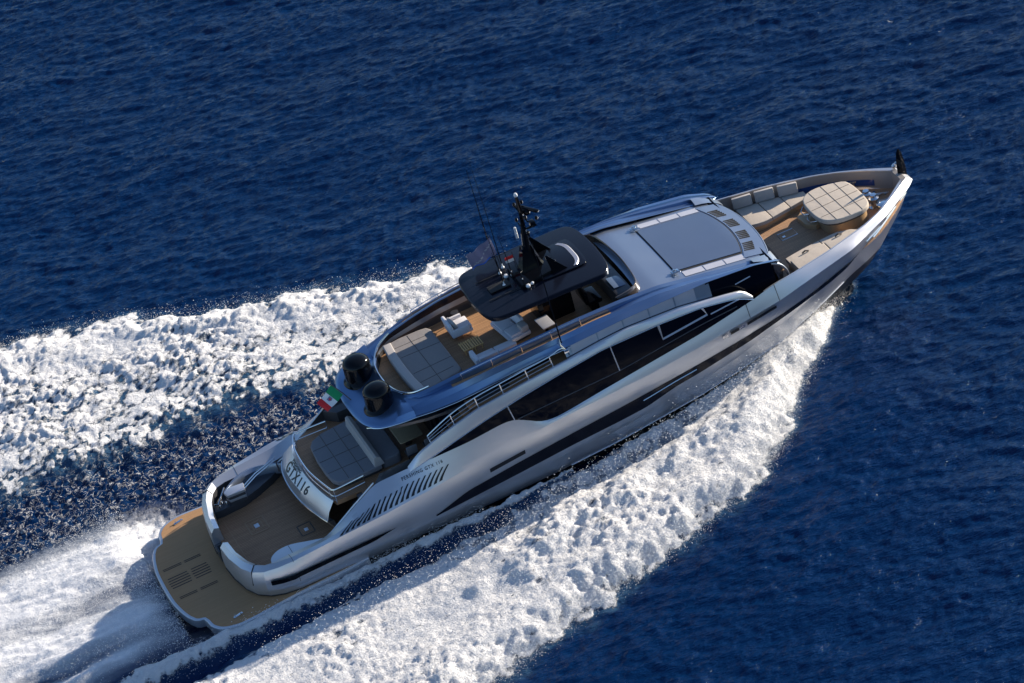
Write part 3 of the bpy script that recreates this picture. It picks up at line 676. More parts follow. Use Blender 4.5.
def text(body, name, mat, parent, size, place, ext=.006, weight=0., spacing=1.0, shear=0):
    cu = bpy.data.curves.new(name, 'FONT'); cu.body = body; cu.size = size; cu.extrude = ext; cu.align_x = 'CENTER'; cu.align_y = 'CENTER'
    cu.offset = weight; cu.space_character = spacing; cu.shear = shear
    to = bpy.data.objects.new(name, cu); COL.objects.link(to); bpy.context.view_layer.update()
    me = bpy.data.meshes.new_from_object(to.evaluated_get(bpy.context.evaluated_depsgraph_get()))
    bpy.data.objects.remove(to)
    bl = parent_loc(parent)
    for v in me.vertices: v.co = Vector(place(v.co.x, v.co.y, v.co.z))-bl
    me.materials.clear(); me.materials.append(M[mat])
    o = bpy.data.objects.new(name, me); COL.objects.link(o); o.parent = parent; return o
# transom: letters run from port to starboard, read from astern
def tr_place(y0, t0):
    def f(u, v, w):
        y = y0-u; t = t0+v/.60
        i = (2.75-y)/(2.75+2.3)
        def at(r, key=None):
            ys = [p[1] for p in r][::-1]; return np.array([np.interp(y, ys, [p[k] for p in r][::-1]) for k in range(3)])
        a, b = at(s1), at(s2); r = a*(1-t)+b*t; n = np.array([-.66, 0, .75]); return tuple(r+n*(w+.008))
    return f
text('GTX116', 'model_lettering', 'letter', tp, .58, tr_place(.40, .34), .005, .009, 1.18)
text('PERSHING', 'name_lettering', 'letter', tp, .19, tr_place(.85, .86), .004, .004, 1.25)
for s in (-1, 1):
    def pf(u, v, w, s=s):
        x = 11.05+u if s == -1 else 11.05-u
        return wing(x, .24-v*1.0, s, .014+w)
    text('PERSHING GTX 116', 'side_lettering', 'letter', YA, .165, pf, .003, .002, 1.25)

# aft rail round the sunbathing terrace
rl = MB(); top = [(8.95, 2.02, 3.35), (7.75, 2.10, 3.35), (7.52, 2.0, 3.35), (7.28, 1.25, 3.35), (7.2, .2, 3.35), (7.24, -.85, 3.35), (7.5, -2.2, 3.35), (7.62, -2.45, 3.35), (7.85, -2.5, 3.35), (8.95, -2.42, 3.35)]
tp2 = spline(top, 4); rl.tube(tp2, .035, 8)
rail = rl.build('aft_rail', 'chrome', YA)
MB().tube([(p[0], p[1], 3.02) for p in tp2], .016, 6).build('rail_wire', 'chrome', rail)
for p in (top[0], top[2], top[4], top[6], top[7], top[9]):
    MB().tube([(p[0], p[1], 2.66), p], .022, 6).build('stanchion', 'chrome', rail)

# ---- saloon body under the flybridge
sal = MB().box((20.0, 0, 3.9), (15.0, 5.9, 2.5)).build('saloon_side', 'glass', YA)
MB().box((12.46, 0, 3.85), (.06, 4.6, 2.3)).build('saloon_door', 'glass', YA)
for y in (-1.5, 0, 1.5): MB().box((12.41, y, 3.85), (.06, .06, 2.3)).build('door_frame', 'chrome', YA)

# ---- superstructure shoulder: coaming, gutter, shoulder band
CI, ca, cb = T([(11.6, 1.55, 5.55), (12.0, 2.02, 5.68), (12.6, 2.28, 5.85), (13.7, 2.42, 6.02), (15, 2.55, 6.15), (17, 2.62, 6.25), (19, 2.62, 6.27), (21, 2.62, 6.22), (22.65, 2.62, 6.10), (24.7, 2.62, 5.70), (26.96, 2.62, 5.24), (27.5, 2.62, 5.05)])
BT, _, _ = T([(11.6, 2.45, 5.5), (12.5, 2.68, 5.68), (14, 2.95, 5.9), (16, 3.1, 6.05), (18, 3.1, 6.1), (19.7, 3.1, 6.14), (22.4, 3.1, 6.05), (24, 3.08, 5.85), (26.5, 3.0, 5.42), (27.5, 2.95, 5.15)])
BB, _, _ = T([(11.6, 2.92, 5.3), (12.2, 3.08, 5.32), (13.4, 3.24, 5.38), (15.5, 3.26, 5.5), (17.2, 3.32, 5.62), (18.5, 3.48, 5.76), (20.5, 3.5, 5.86), (23, 3.48, 5.84), (24.5, 3.42, 5.78), (26.6, 3.3, 5.5), (27.5, 3.2, 5.2)])
SX = list(np.arange(11.6, 27.51, .2))
mb = MB(); gut = MB(); gut2 = MB()
for s in (1, -1):
    rows = []; gr = []; w1 = []; w2_ = []; w3 = []
    for x in SX:
        ci, bt, bb = CI(x), BT(x), BB(x)
        cw = .19; g = .09*ss(np.array(x), 12.8, 14.2)*(1-ss(np.array(x), 20.2, 21.8))
        co_ = (ci[0]+cw, ci[1]-.03)
        gy = max(co_[0]+.04, bt[0]-.02)
        mid = .45
        fz = 5.2 if x < 21.9 else ci[1]-.05
        h_ = ci[1]-fz
        w1.append([(x, s*(ci[0]-.02), ci[1]-.62*h_), (x, s*(ci[0]-.03), fz)]); w2_.append([(x, s*(ci[0]+.015), ci[1]-.38*h_), (x, s*(ci[0]-.02), ci[1]-.62*h_)]); w3.append([(x, s*(ci[0]), ci[1]-.03), (x, s*(ci[0]+.01), ci[1]-.38*h_)])
        rows.append([(x, s*ci[0], ci[1]-.03), (x, s*(ci[0]+.04), ci[1]), (x, s*(co_[0]-.04), co_[1]), (x, s*co_[0], co_[1]-.03),
                     (x, s*(co_[0]+.01), min(co_[1], bt[1])-.03-g), (x, s*gy, min(co_[1], bt[1])-.03-g), (x, s*(gy+.01), bt[1]-.02), (x, s*(bt[0]+.05), bt[1]),
                     (x, s*(bt[0]*(1-mid)+bb[0]*mid), bt[1]*(1-mid)+bb[1]*mid-.02), (x, s*(bt[0]*.48+bb[0]*.52), bt[1]*.48+bb[1]*.52+.03),
                     (x, s*bb[0], bb[1]), (x, s*(bb[0]-.05), bb[1]-.05), (x, s*(bb[0]-.3), bb[1]-.1)])
        if 13.3 <= x <= 20.4: gr.append([(x, s*(co_[0]+.02), min(co_[1], bt[1])-.02-g), (x, s*(gy-.01), min(co_[1], bt[1])-.02-g)])
    last = rows[-1]
    for xx, t in ((27.62, .35), (27.74, .7), (27.84, .95)): rows.append([(xx, s*2.98*t+p[1]*(1-t), 4.96*t+max(p[2], 4.9)*(1-t)) for p in last])
    mb.loft(rows); gut_ = gut if s == 1 else gut2; gut_.loft(gr)
    MB().loft([r for r, x in zip(w1, SX) if x < 22]).build('coaming_wall', 'dark_grey', YA); MB().loft([r for r, x in zip(w2_, SX) if x < 22]).build('coaming_panel', 'roof', YA); MB().loft([r for r, x in zip(w3, SX) if x < 22]).build('coaming_inside', 'black_top', YA)
shd = mb.build('superstructure_shoulder', 'shoulder', YA, 25)
gut.build('gutter_deck', 'teak_fly', shd); gut2.build('gutter_deck', 'teak_fly', shd)
for s in (1, -1):
    for x in (13.9, 15.2, 16.5, 17.8, 19.1):
        y = CI(x)[0]+.30; z = CI(x)[1]
        MB().tube([(x, s*y, z-.4), (x-.04, s*y, z+.10)], .02, 6).build('gutter_post', 'chrome', shd)
    MB().tube([(x-.04, s*(CI(x)[0]+.30), CI(x)[1]+.10) for x in np.arange(13.9, 19.2, .3)], .018, 6).build('gutter_rail', 'chrome', shd)
# aft overhang with the dome deck
def ohz(x): return 5.02+.10*max(0, x-9.7)*0+.0
oh = spline([(9.62, 0), (9.64, .85), (9.80, 1.75), (10.2, 2.35), (11.0, 2.75), (11.62, 2.93)], 5)
rim = [(11.62, 1.55, 5.58), (11.42, 1.1, 5.58), (11.32, .5, 5.58), (11.30, 0, 5.58)]
N = 24
def resamp(pts, n):
    P = np.array(pts, float); d = np.r_[0, np.cumsum(np.linalg.norm(np.diff(P, axis=0), axis=1))]; t = np.linspace(0, d[-1], n)
    return [tuple(np.interp(v, d, P[:, k]) for k in range(P.shape[1])) for v in t]
mb = MB()
for s in (1, -1):
    o_ = resamp([(x, y) for x, y in oh], N)
    r_ = resamp(rim[::-1], N)
    rows = []
    for i in range(N):
        (x, y), (rx, ry, rz) = o_[i], r_[i]
        ez = 5.0+.30*(i/(N-1))**1.5
        def L(t, z): return (x*(1-t)+rx*t, s*(y*(1-t)+ry*t), z)
        bt = .15*ss(np.array(i/(N-1)), .55, 1)
        rows.append([(x+.35, s*max(0, y-.3), ez-.14), L(0, ez-.05), L(.02, ez), L(.10, ez+.06+bt), L(.45, ez+.14+bt*.8), L(.80, 5.36+.05*(i/N)), L(.95, 5.52), (rx, s*ry, rz), (rx+.06, s*ry*.97, rz-.03), (rx+.08, s*ry*.96, 5.2)])
    mb.loft(rows)
dd = mb.build('dome_deck', 'shoulder', YA, 40)
# bright rim rail round the aft end of the flybridge
rp = [(12.6, 2.24, 5.90), (12.0, 1.99, 5.74), (11.66, 1.55, 5.64), (11.44, 1.05, 5.62), (11.34, .5, 5.62), (11.32, 0, 5.62)]
rp = spline(rp+[(a, -b, c_) for a, b, c_ in rp[::-1][1:]], 4)
MB().tube(rp, .035, 8).build('fly_rim', 'chrome', dd)
# underside / soffit and fly deck
fo = [(11.38, 0), (11.5, 1.1), (12.0, 1.95), (12.7, 2.25), (13.7, 2.42), (15, 2.55), (22.0, 2.6)]
MB().prism([(x, y) for x, y in fo]+[(x, -y) for x, y in fo[::-1][:-1]], 5.05, 5.20).build('fly_deck', 'teak_fly', YA)
so_ = [(9.8, 0), (9.85, .9), (10.1, 1.8), (10.8, 2.5), (12, 2.9), (14, 3.2), (27, 3.15)]
MB().prism([(x, y) for x, y in so_]+[(x, -y) for x, y in so_[::-1][:-1]], 4.85, 4.98).build('soffit', 'dark_grey', YA)
# chrome line under the shoulder tail
for s in (1, -1):
    MB().tube([(9.8, s*1.85, 4.96)]+[(x, s*(y+.02), 5.02+.26*min(1, (x-9.8)/2)) for x, y in oh[-14:]]+[(x, s*(BB(x)[0]+.01), BB(x)[1]-.05) for x in np.arange(11.8, 18.5, .5)], .022, 6).build('shoulder_trim', 'chrome', shd)
# the two radomes
for s in (1, -1):
    dm = MB().lathe([(.70, 0), (.72, .05), (.71, .10), (.66, .16), (.60, .24), (.575, .60), (.565, .78)], (10.74, s*1.16, 5.10), 40).build('radome', 'black', YA, 30)
    MB().lathe([(.57, 0), (.572, .05), (.55, .14), (.49, .23), (.39, .30), (.25, .35), (.12, .37), (0, .375)], (10.74, s*1.16, 5.89), 40).build('dome_cap', 'black', dm, 60)

# ---- arch wings, black side glass
AT, _, _ = T([(10.6, 3.42, 3.50), (11.2, 3.52, 4.02), (12.2, 3.62, 4.46), (13.84, 3.70, 4.93), (15.9, 3.72, 5.16), (17.2, 3.72, 5.27), (18.3, 3.72, 5.36), (19.4, 3.72, 5.47), (20.6, 3.72, 5.54), (23, 3.70, 5.38), (25.0, 3.68, 5.02), (25.75, 3.68, 4.84), (26.2, 3.72, 4.30)])
AB, _, _ = T([(10.6, 3.52, 3.36), (11.2, 3.62, 3.58), (12.4, 3.78, 3.98), (14.0, 3.8, 4.36), (15.7, 3.82, 4.69), (17.5, 3.83, 4.95), (19.4, 3.83, 5.17), (22, 3.82, 5.15), (23.8, 3.8, 5.03), (25.2, 3.78, 4.74), (25.75, 3.77, 4.5), (26.2, 3.75, 4.22)])
AX = [10.6, 10.75]+list(np.arange(10.9, 26.3, .22))
for s in (1, -1):
    rows = []
    for x in AX:
        a, b = AT(x), AB(x); w = .15
        rows.append([(x, s*(a[0]-w), a[1]-.06), (x, s*(a[0]-w+.03), a[1]-.01), (x, s*(a[0]-.05), a[1]), (x, s*a[0], a[1]-.03), (x, s*(a[0]*.5+b[0]*.5+.015), a[1]*.5+b[1]*.5), (x, s*b[0], b[1]+.02), (x, s*(b[0]-.04), b[1]-.02), (x, s*(b[0]-.2), b[1]-.02), (x, s*(a[0]-w), b[1])])
    wg = MB().loft(rows, 0, True, True).build('arch_wing', 'silver', YA, 30)
    MB().tube([(x, s*(AB(x)[0]+.006), AB(x)[1]-.01) for x in AX], .016, 5).build('arch_trim', 'chrome', wg)
    # glass wall: lower tilted bulwark pane and upper window pane
    ml = lambda x: float(np.interp(x, [10.9, 13, 15.6, 19.9, 23.6, 26], [3.46, 3.72, 3.84, 3.9, 4.28, 4.4]))
    rows = []
    for x in np.arange(10.9, 26.11, .2):
        g, b = G(x), AB(x); mz = max(g[2]+.005, min(ml(x), b[1]-.02)); t = (mz-g[2])/max(.01, b[1]-g[2])
        rows.append([(x, s*(g[1]-.02), g[2]-.03), (x, s*(g[1]*(1-t)+b[0]*t-.015+.03*min(1, t*4)), mz), (x, s*(b[0]-.03), b[1])])
    gl = MB().loft(rows).build('side_glass', 'glass', wg, 12)
    MB().tube([(x, s*(np.interp(x, [15.6, 26], [3.895, 3.81])), ml(x)) for x in np.arange(15.3, 25.4, .5)], .022, 5).build('glass_rail', 'dark_grey', gl)
    for x in (15.05, 19.75):
        b = AB(x); MB().tube([(x, s*(b[0]-.0), b[1]), (x+.12, s*3.87, ml(x)+.02)], .025, 5).build('window_mullion', 'sideglass', gl)
    q = [(21.9, AB(21.9)[1]-.03), (21.95, 4.42), (24.0, 4.62), (23.85, AB(23.85)[1]-.02)]
    MB().tube([(q[0][0], s*3.825, q[0][1]), (q[1][0], s*3.835, q[1][1]), (q[2][0], s*3.83, q[2][1]), (q[3][0], s*3.80, q[3][1])], .05, 4).build('window_frame', 'sideglass', gl)
    MB().tube([(24.15, s*3.82, 4.56), (25.5, s*3.77, 4.62)], .035, 4).build('glass_reflection', 'sideglass', gl)  # pale bar added as a reflection in the glass
    # frosted panes between the shoulder and the wing
    xs = [18.25, 19.45, 20.6, 21.75, 22.9, 23.85]
    for a, b in zip(xs[:-1], xs[1:]):
        rows = [[(x, s*(BB(x)[0]-.04), BB(x)[1]-.03), (x, s*(AT(x)[0]-.20), AT(x)[1]-.01)] for x in np.linspace(a+.03, b-.03, 5)]
        MB().loft(rows).build('upper_side_pane', 'sideglass', YA)
    rows = [[(x, s*(BB(x)[0]-.06), BB(x)[1]-.05), (x, s*(AT(x)[0]-.20), AT(x)[1]-.03)] for x in np.linspace(18.0, 24.5, 14)]
    MB().loft(rows).build('upper_side_frame', 'roof', YA)
    # wheelhouse side window
    rows = []
    for x in np.linspace(24.35, 27.35, 12):
        b = BB(x); gz = G(x)[2]; rows.append([(x, s*(b[0]-.05), b[1]-.06), (x, s*(b[0]-.12+.1), (b[1]+gz)/2), (x, s*3.32, gz-.15)])
    MB().loft(rows).build('wheelhouse_window', 'glass', YA)
    MB().tube([(25.6, s*3.34, 5.05), (26.3, s*3.32, 5.1)], .03, 4).build('grab_bar', 'sideglass', YA)
    # side deck between saloon and wing: stairs rising to the flybridge level
    b = MB()
    for k in range(9): b.box((11.3+.31*k, s*3.2, 3.25+.215*k), (.33, .5, .1))
    b.build('fly_steps', 'teak', YA)
    MB().loft([[(x, s*2.75, AT(x)[1]-.14), (x, s*3.56, AT(x)[1]-.14)] for x in np.linspace(13.2, 18.1, 12)]).build('side_walkway', 'teak_fly', YA)
    # rail along the wing
    rb = [(x, s*(AT(x)[0]-.14), AT(x)[1]-.03) for x in (11.75, 12.85, 13.98, 15.1, 16.25, 17.35, 18.0)]
    tp_ = []
    for i, p in enumerate(rb): tp_.append((p[0]-.06, p[1], p[2]+(.50 if i else .34)))
    rl = MB().tube(spline(tp_[:1]+tp_[1:-1]+[(17.9, s*3.5, AT(18)[1]+.48), (18.15, s*3.55, AT(18)[1]+.05)], 3), .028, 7).build('wing_rail', 'chrome', YA)
    for p, q in zip(rb[:-1], tp_[:-1]): MB().tube([p, q], .022, 6).build('stanchion', 'chrome', rl)
    for fr_ in (.3, .65): MB().tube([(p[0]*(1-fr_)+q[0]*fr_, p[1], p[2]*(1-fr_)+q[2]*fr_) for p, q in zip(rb[:-1], tp_[:-1])], .012, 5).build('rail_wire', 'chrome', rl)
    # antenna mount
    mt_ = MB().box((18.05, s*3.5, 5.62), (.22, .16, .16), 0, .04).tube([(18.05, s*3.5, 5.6), (17.9, s*3.42, 5.95), (17.98, s*3.4, 6.15)], .05, 8).build('antenna_mount', 'chrome', YA)
    MB().tube([(17.98, s*3.4, 6.0), (17.95, s*3.4, 8.4), (17.91, s*3.4, 10.9)], [.035, .022, .010], 6).build('whip_antenna', 'black', mt_)

# ---- roof of the wheelhouse
RS = [(21.95, 5.98), (22.6, 5.95), (23.8, 5.72), (25.2, 5.50), (26.8, 5.24), (27.4, 5.10)]
def rz(x, y): return float(np.interp(x, [a for a, b in RS], [b for a, b in RS]))+.07*(1-(y/2.6)**2)
def front(y): return 27.95-.62*(abs(y)/3.0)**2.2
rows = []
for x in np.linspace(0, 1, 30):
    r = []
    for y in np.linspace(-2.66, 2.66, 27):
        x0 = 21.95-.10*abs(y/2.6)**2; xx = x0+(front(y)-x0)*x; r.append((xx, y, rz(xx, y) if xx < 27.3 else rz(27.3, y)-(xx-27.3)*.22))
    rows.append(r)
roof = MB().loft(rows).build('wheelhouse_roof', 'roof', YA, 30)
def roof_patch(nm, mt, x0f, x1f, y0, y1, dz, par, nx=14, ny=12):
    rows = []
    for i in range(nx):
        r = []
        for j in range(ny):
            y = y0+(y1-y0)*j/(ny-1); x = x0f(y)+(x1f(y)-x0f(y))*i/(nx-1); r.append((x, y, (rz(x, y) if x < 27.3 else rz(27.3, y)-(x-27.3)*.22)+dz))
        rows.append(r)
    skirt = [[(p[0], p[1], p[2]-dz-.01) for p in rows[0]]]+rows+[[(p[0], p[1], p[2]-dz-.01) for p in rows[-1]]]
    full = [[(r[0][0], r[0][1], r[0][2]-dz*1.2)]+r+[(r[-1][0], r[-1][1], r[-1][2]-dz*1.2)] for r in skirt]
    return MB().loft(full).build(nm, mt, par, 30)
curve = lambda a: (lambda y: a-.55*(abs(y)/2.4)**2)
pan = roof_patch('roof_hatch_panel', 'roof_panel', lambda y: 23.75, curve(27.0), -1.84, 1.84, .05, roof)
roof_patch('panel_groove', 'rubber', lambda y: 23.70, curve(27.06), -1.92, 1.92, .012, roof)
for s in (1, -1):
    for a, b in ((23.98, 24.85), (24.9, 25.75), (25.8, 26.62)):
        y0, y1 = (2.0, 2.36) if s == 1 else (-2.36, -2.0)
        roof_patch('skylight_strip', 'sideglass', lambda y: a, lambda y: b, y0, y1, .02, roof, 4, 3)
    MB().box((23.7, s*1.98, rz(23.7, 2)+.10), (.34, .22, .06), 0, .02).box((23.66, s*1.98, rz(23.7, 2)+.16), (.10, .10, .12), 0, .03).box((23.8, s*2.05, rz(23.7, 2)+.14), (.06, .3, .05), .5, .02).build('deck_cleat', 'chrome', roof)
    # raised side rails of the roof
roof_patch('vent_band', 'roof', curve(27.10), lambda y: front(y)-.08, -2.3, 2.3, .035, roof, 8, 20)
for yc in (-1.55, -.62, .45, 1.45):
    for k in range(5):
        y = yc+(k-2)*.13; x0 = curve(27.14)(y)
        MB().box((x0+.24, y, (rz(27.3, y)-(x0+.24-27.3)*.22 if x0+.24 > 27.3 else rz(x0+.24, y))+.04), (.46, .062, .03), 0, 0, 0, 0, .19).build('roof_vent', 'rubber', roof)
# front windscreen and its side pillars
for s in (1, -1):
    MB().loft([[(x, s*a, za), (x, s*(a+b)/2, (za+zb)/2+.02), (x, s*b, zb)] for x, a, za, b, zb in ((26.7, 2.5, 5.33, 2.96, 5.42), (27.0, 2.5, 5.27, 3.0, 5.32), (27.3, 2.48, 5.19, 3.04, 5.18), (27.55, 2.40, 5.10, 3.04, 5.05), (27.74, 2.2, 5.05, 2.98, 4.94), (27.80, 2.15, 4.98, 2.96, 4.84))]).build('roof_corner', 'roof', roof)
rows = []
for y in np.linspace(-2.66, 2.66, 25):
    t = abs(y)/3.0; xb = 28.62-1.05*t**2.2; rows.append([(front(y)-.02, y*.98, 5.0-.0), (xb, y, 3.55)])
MB().loft(rows).build('front_windscreen', 'glass', YA, 60)
MB().tube([(front(y)+.04, y*.98, 4.99) for y in np.linspace(-2.66, 2.66, 24)], .04, 8).build('windscreen_trim', 'roof', YA)
for s in (1, -1):
    MB().tube(spline([(27.35, s*3.02, 5.05), (27.75, s*2.98, 4.80), (28.0, s*3.0, 4.4), (28.05, s*3.05, 3.9)], 4), .055, 8).build('screen_pillar', 'roof', YA)
# ---- flybridge windscreen and helm
wp = [(20.9, 2.52, 6.28), (21.5, 2.45, 6.30), (21.95, 2.15, 6.28), (22.12, 1.5, 6.26), (22.2, .6, 6.26), (22.22, 0, 6.26)]
wp = spline(wp+[(a, -b, c_) for a, b, c_ in wp[::-1][1:]], 4)
rows = [[(p[0]+.12, p[1]*1.02, 5.95), (p[0], p[1], p[2]), (p[0]-.05, p[1]*.985, p[2]-.01), (p[0]-.10, p[1]*.95, 5.3)] for p in wp]
ws = MB().loft(rows).build('fly_windscreen', 'bronze', YA, 30)
MB().tube([(p[0]-.02, p[1], p[2]+.01) for p in wp], .03, 6).build('screen_edge', 'bronze', ws)
con = MB().box((21.45, -.3, 5.62), (.75, 3.4, .75), 0, .10).build('fly_console', 'dark_grey', YA)
MB().box((21.45, -1.15, 6.02), (.55, .85, .04), 0, .02, 0, 0, .12).build('console_screen', 'screen', con)
MB().box((21.45, .3, 6.02), (.5, .9, .04), 0, .02, 0, 0, .12).build('console_screen', 'screen', con)

# ---- hardtop
hp = [(15.68, 0), (15.72, .7), (15.80, 1.35), (15.98, 1.78), (16.4, 1.98), (17.5, 2.05), (19, 2.10), (20.2, 2.14), (20.8, 2.10), (21.08, 1.85), (21.2, 1.4), (21.26, .7), (21.28, 0)]
hs_ = spline(hp, 4)
ho = hs_+[(x, -y) for x, y in hs_[::-1][1:-1]]
crown = lambda x, y: -.025*(y/2)**2*2-.03*((x-18.5)/2.8)**2*2
ht = MB().prism(ho, 7.22, 7.42, .07, seg=3, zf=crown).build('hardtop', 'black_top', YA, 30)
ins = [(19.55+(x-18.5)*.38, y*.50) for x, y in ho]
MB().prism(ins, 7.38, 7.43, .02).build('hardtop_recess', 'black_top', ht, 30)
for (xa, r_) in ((20.05, .95), (19.2, .55)):
    MB().loft([[(xa+.18-.25*(y/r_)**4, y, 7.44), (xa+.32-.25*(y/r_)**4, y, 7.46), (xa+.36-.25*(y/r_)**4, y, 7.43)] for y in np.linspace(-r_, r_, 14)]).build('hatch_lip', 'sideglass', ht)
for y0 in (-.75, .75):
    MB().box((17.1, y0, 7.405), (1.6, .03, .02)).build('hardtop_seam', 'rubber', ht)
MB().box((17.0, -.1, 7.42), (.9, .5, .05), 0, .02).build('hardtop_vent', 'rubber', ht)
# pillars carrying the hardtop
for s in (1, -1):
    MB().loft([[(x+dx, s*y, z) for dx in (-.28, .28)]+[(x+.28, s*(y-.1), z), (x-.28, s*(y-.1), z)] for x, y, z in ((19.2, .62, 5.2), (18.9, .75, 6.3), (18.6, .95, 7.25))], 0, True, True).build('hardtop_pillar', 'black', ht)
MB().box((18.9, -.1, 5.75), (1.5, 1.3, 1.1), 0, .08).build('fly_bar', 'black', YA)
# mast
MB().prism([(17.7, -.95), (19.5, -.75), (19.55, .75), (17.7, .6)], 7.38, 7.58, .06).build('mast_plinth', 'black', ht)
mast = MB().loft([[(18.55+a*k, b*k2, z) for a, b in ((-.55, -.16), (.45, -.10), (.55, 0), (.45, .10), (-.55, .16))] for k, k2, z in ((1.2, 2.0, 7.40), (.85, 1.4, 7.7), (.55, 1.1, 8.3), (.42, .9, 8.6))], 0, True, True).build('mast', 'black', YA, 30)
MB().tube([(18.55, 0, 8.4), (18.62, 0, 9.2), (18.72, 0, 10.2), (18.70, 0, 10.95)], [.17, .14, .10, .06], 10).build('mast_pole', 'black', mast)
for (z, w, x) in ((9.35, .75, 18.65), (10.1, .95, 18.70)):
    MB().tube([(x, -w*.75, z), (x, w*.75, z+.03)], .035, 8).box((x+.28, .0, z), (.55, .10, .06), 0, .02).build('mast_arm', 'black', mast)
MB().box((19.05, 0, 9.48), (.22, .30, .24), 0, .06).build('thermal_camera', 'black', mast)
MB().box((19.0, 0, 10.22), (.16, 1.15, .11), .5, .04).build('radar_scanner', 'black', mast)
MB().lathe([(.13, 0), (.16, .08), (.16, .16), (.1, .22), (0, .24)], (18.95, 0, 10.0), 16).build('radar_base', 'black', mast)
for (x, y, z) in ((18.65, .7, 9.38), (18.65, -.5, 9.4), (18.7, .62, 10.15), (18.7, -.55, 10.15), (18.95, .35, 10.3), (19.25, -.1, 9.62)):
    MB().lathe([(.05, 0), (.065, .05), (.065, .12), (.03, .16), (0, .17)], (x, y, z), 12).build('navigation_light', 'black', mast)
MB().lathe([(.04, 0), (.075, .04), (.085, .10), (.06, .17), (0, .20)], (18.70, 0, 10.92), 14).build('masthead_light', 'white_gel', mast)
MB().lathe([(.055, 0), (.055, .5), (0, .52)], (18.45, .55, 8.75), 12).build('radar_reflector', 'white_gel', mast)
for s in (1, -1):      # horn-like fins forward of the mast
    MB().loft([[(x, s*(y+dy), z) for dy in (-.03, .03)]+[(x+w, s*(y+.03), z), (x+w, s*(y-.03), z)] for x, y, z, w in ((19.1, .85, 7.35, .7), (19.05, .85, 7.8, .4), (18.95, .85, 8.35, .10))], 0, True, True).build('mast_fin', 'black', mast)
# radio whips and satellite mushrooms on the hardtop
for (x, y, h) in ((17.65, 1.0, 5.3), (17.4, .7, 2.4), (17.75, .25, 2.0), (17.2, -.2, 1.7), (17.9, -.55, 1.6)):
    a = MB().lathe([(.07, 0), (.07, .05), (.03, .1), (.025, .22)], (x, y, 7.40), 10).build('antenna_base', 'white_gel', ht)
    MB().tube([(x, y, 7.5), (x-.05, y, 7.5+h*.5), (x-.14, y, 7.4+h)], [.022, .014, .007], 6).build('whip_antenna', 'black', a)
for (x, y) in ((17.95, -.95), (18.15, -.85), (17.5, .3)):
    MB().lathe([(.09, 0), (.10, .06), (.07, .12), (0, .14)], (x, y, 7.40), 14).build('gps_mushroom', 'white_gel', ht)

# jackstaff at the bow, windlass
js = MB().loft([[(35.02+a, b, z) for a, b in ((-w, 0), (0, w*.55), (w, 0), (0, -w*.55))] for z, w, a in ((4.0, .20, .10), (4.5, .20, .10), (5.0, .17, .04), (5.3, .12, -.02), (5.5, .04, -.08))], 0, True, True).build('jackstaff', 'black', YA)
MB().lathe([(.05, 0), (.11, .05), (.11, .13), (.05, .2), (0, .21)], (34.90, .42, 4.40), 14).lathe([(.03, 0), (.08, .05), (.08, .1), (0, .15)], (34.95, .26, 4.62), 12).tube([(34.9, .42, 4.3), (34.95, .26, 4.65), (35.0, .05, 4.9)], .025, 6).build('searchlight', 'chrome', YA)
for (x, y, h) in ((33.38, .30, .52), (33.42, -.30, .62)):
    w = MB().lathe([(.27, 0), (.27, .06), (.16, .10), (.14, h*.45), (.22, h*.55), (.22, h*.75), (.13, h*.85), (.13, h), (0, h+.01)], (x, y, 3.5), 20).build('windlass', 'chrome', YA)
    MB().box((x+.35, y, 3.56), (.6, .16, .10), 0, .03).tube([(x+.1, y+.12, 3.62), (x+.5, y+.05, 3.60), (x+.95, y*.6, 3.56)], .035, 6).build('anchor_chain', 'chrome', w)
MB().box((33.55, -.78, 3.70), (.50, .36, .38), .3, .10).build('windlass_cover', 'chrome', YA)
for (x, y) in ((33.2, .9), (33.9, .7), (34.2, .2), (33.9, -.7)):
    MB().lathe([(.06, 0), (.06, .02), (0, .025)], (x, y, 3.5), 12).build('deck_filler', 'chrome', YA)
# ================================================================== THINGS ON BOARD
def cushion(mb, pts, z0, z1, bev=.05):
    return mb.prism(pts, z0, z1, bev, seg=3)
def rr(x0, x1, y0, y1, r=.08, n=3):
    out = []
    for cx, cy_, a in ((x1-r, y1-r, 0), (x0+r, y1-r, 90), (x0+r, y0+r, 180), (x1-r, y0+r, 270)):
        for k in range(n+1):
            t = math.radians(a+90*k/n); out.append((cx+r*math.cos(t), cy_+r*math.sin(t)))
    return out
def seams(parent, lines, z, nm='seam_line', w=.022):
    b = MB()
    for a, c_ in lines: b.tube([(a[0], a[1], z), (c_[0], c_[1], z)], w/2*1.2, 4)
    return b.build(nm, 'seam', parent)

# flybridge sunpad
fs = thing('sunpad', 'large grey sunpad between the radomes and the white armchair on the upper deck', 'sunpad', (13.15, 0, 5.2))
o_ = [(14.22, 1.72), (14.10, 1.95), (13.8, 2.02), (12.9, 2.05), (12.35, 1.98), (12.14, 1.75), (12.06, 1.0), (12.04, 0), (12.06, -1.0), (12.14, -1.72), (12.35, -1.98), (12.9, -2.02), (14.05, -1.78), (14.22, -1.6)]
MB().prism([(13.15+(x-13.15)*.94, y*.94) for x, y in o_], 5.2, 5.42).build('base', 'dark_grey', fs)
MB().prism(o_, 5.38, 5.62, .09, seg=4).build('mattress', 'cush_fly', fs)
MB().prism([(x, y) for x, y in [(12.14, 1.9), (12.06, 1.0), (12.04, 0), (12.06, -1.0), (12.14, -1.9), (12.5, -1.9), (12.42, -1.0), (12.4, 0), (12.42, 1.0), (12.5, 1.9)]], 5.52, 5.70, .07, seg=3).build('bolster', 'cush_back', fs)
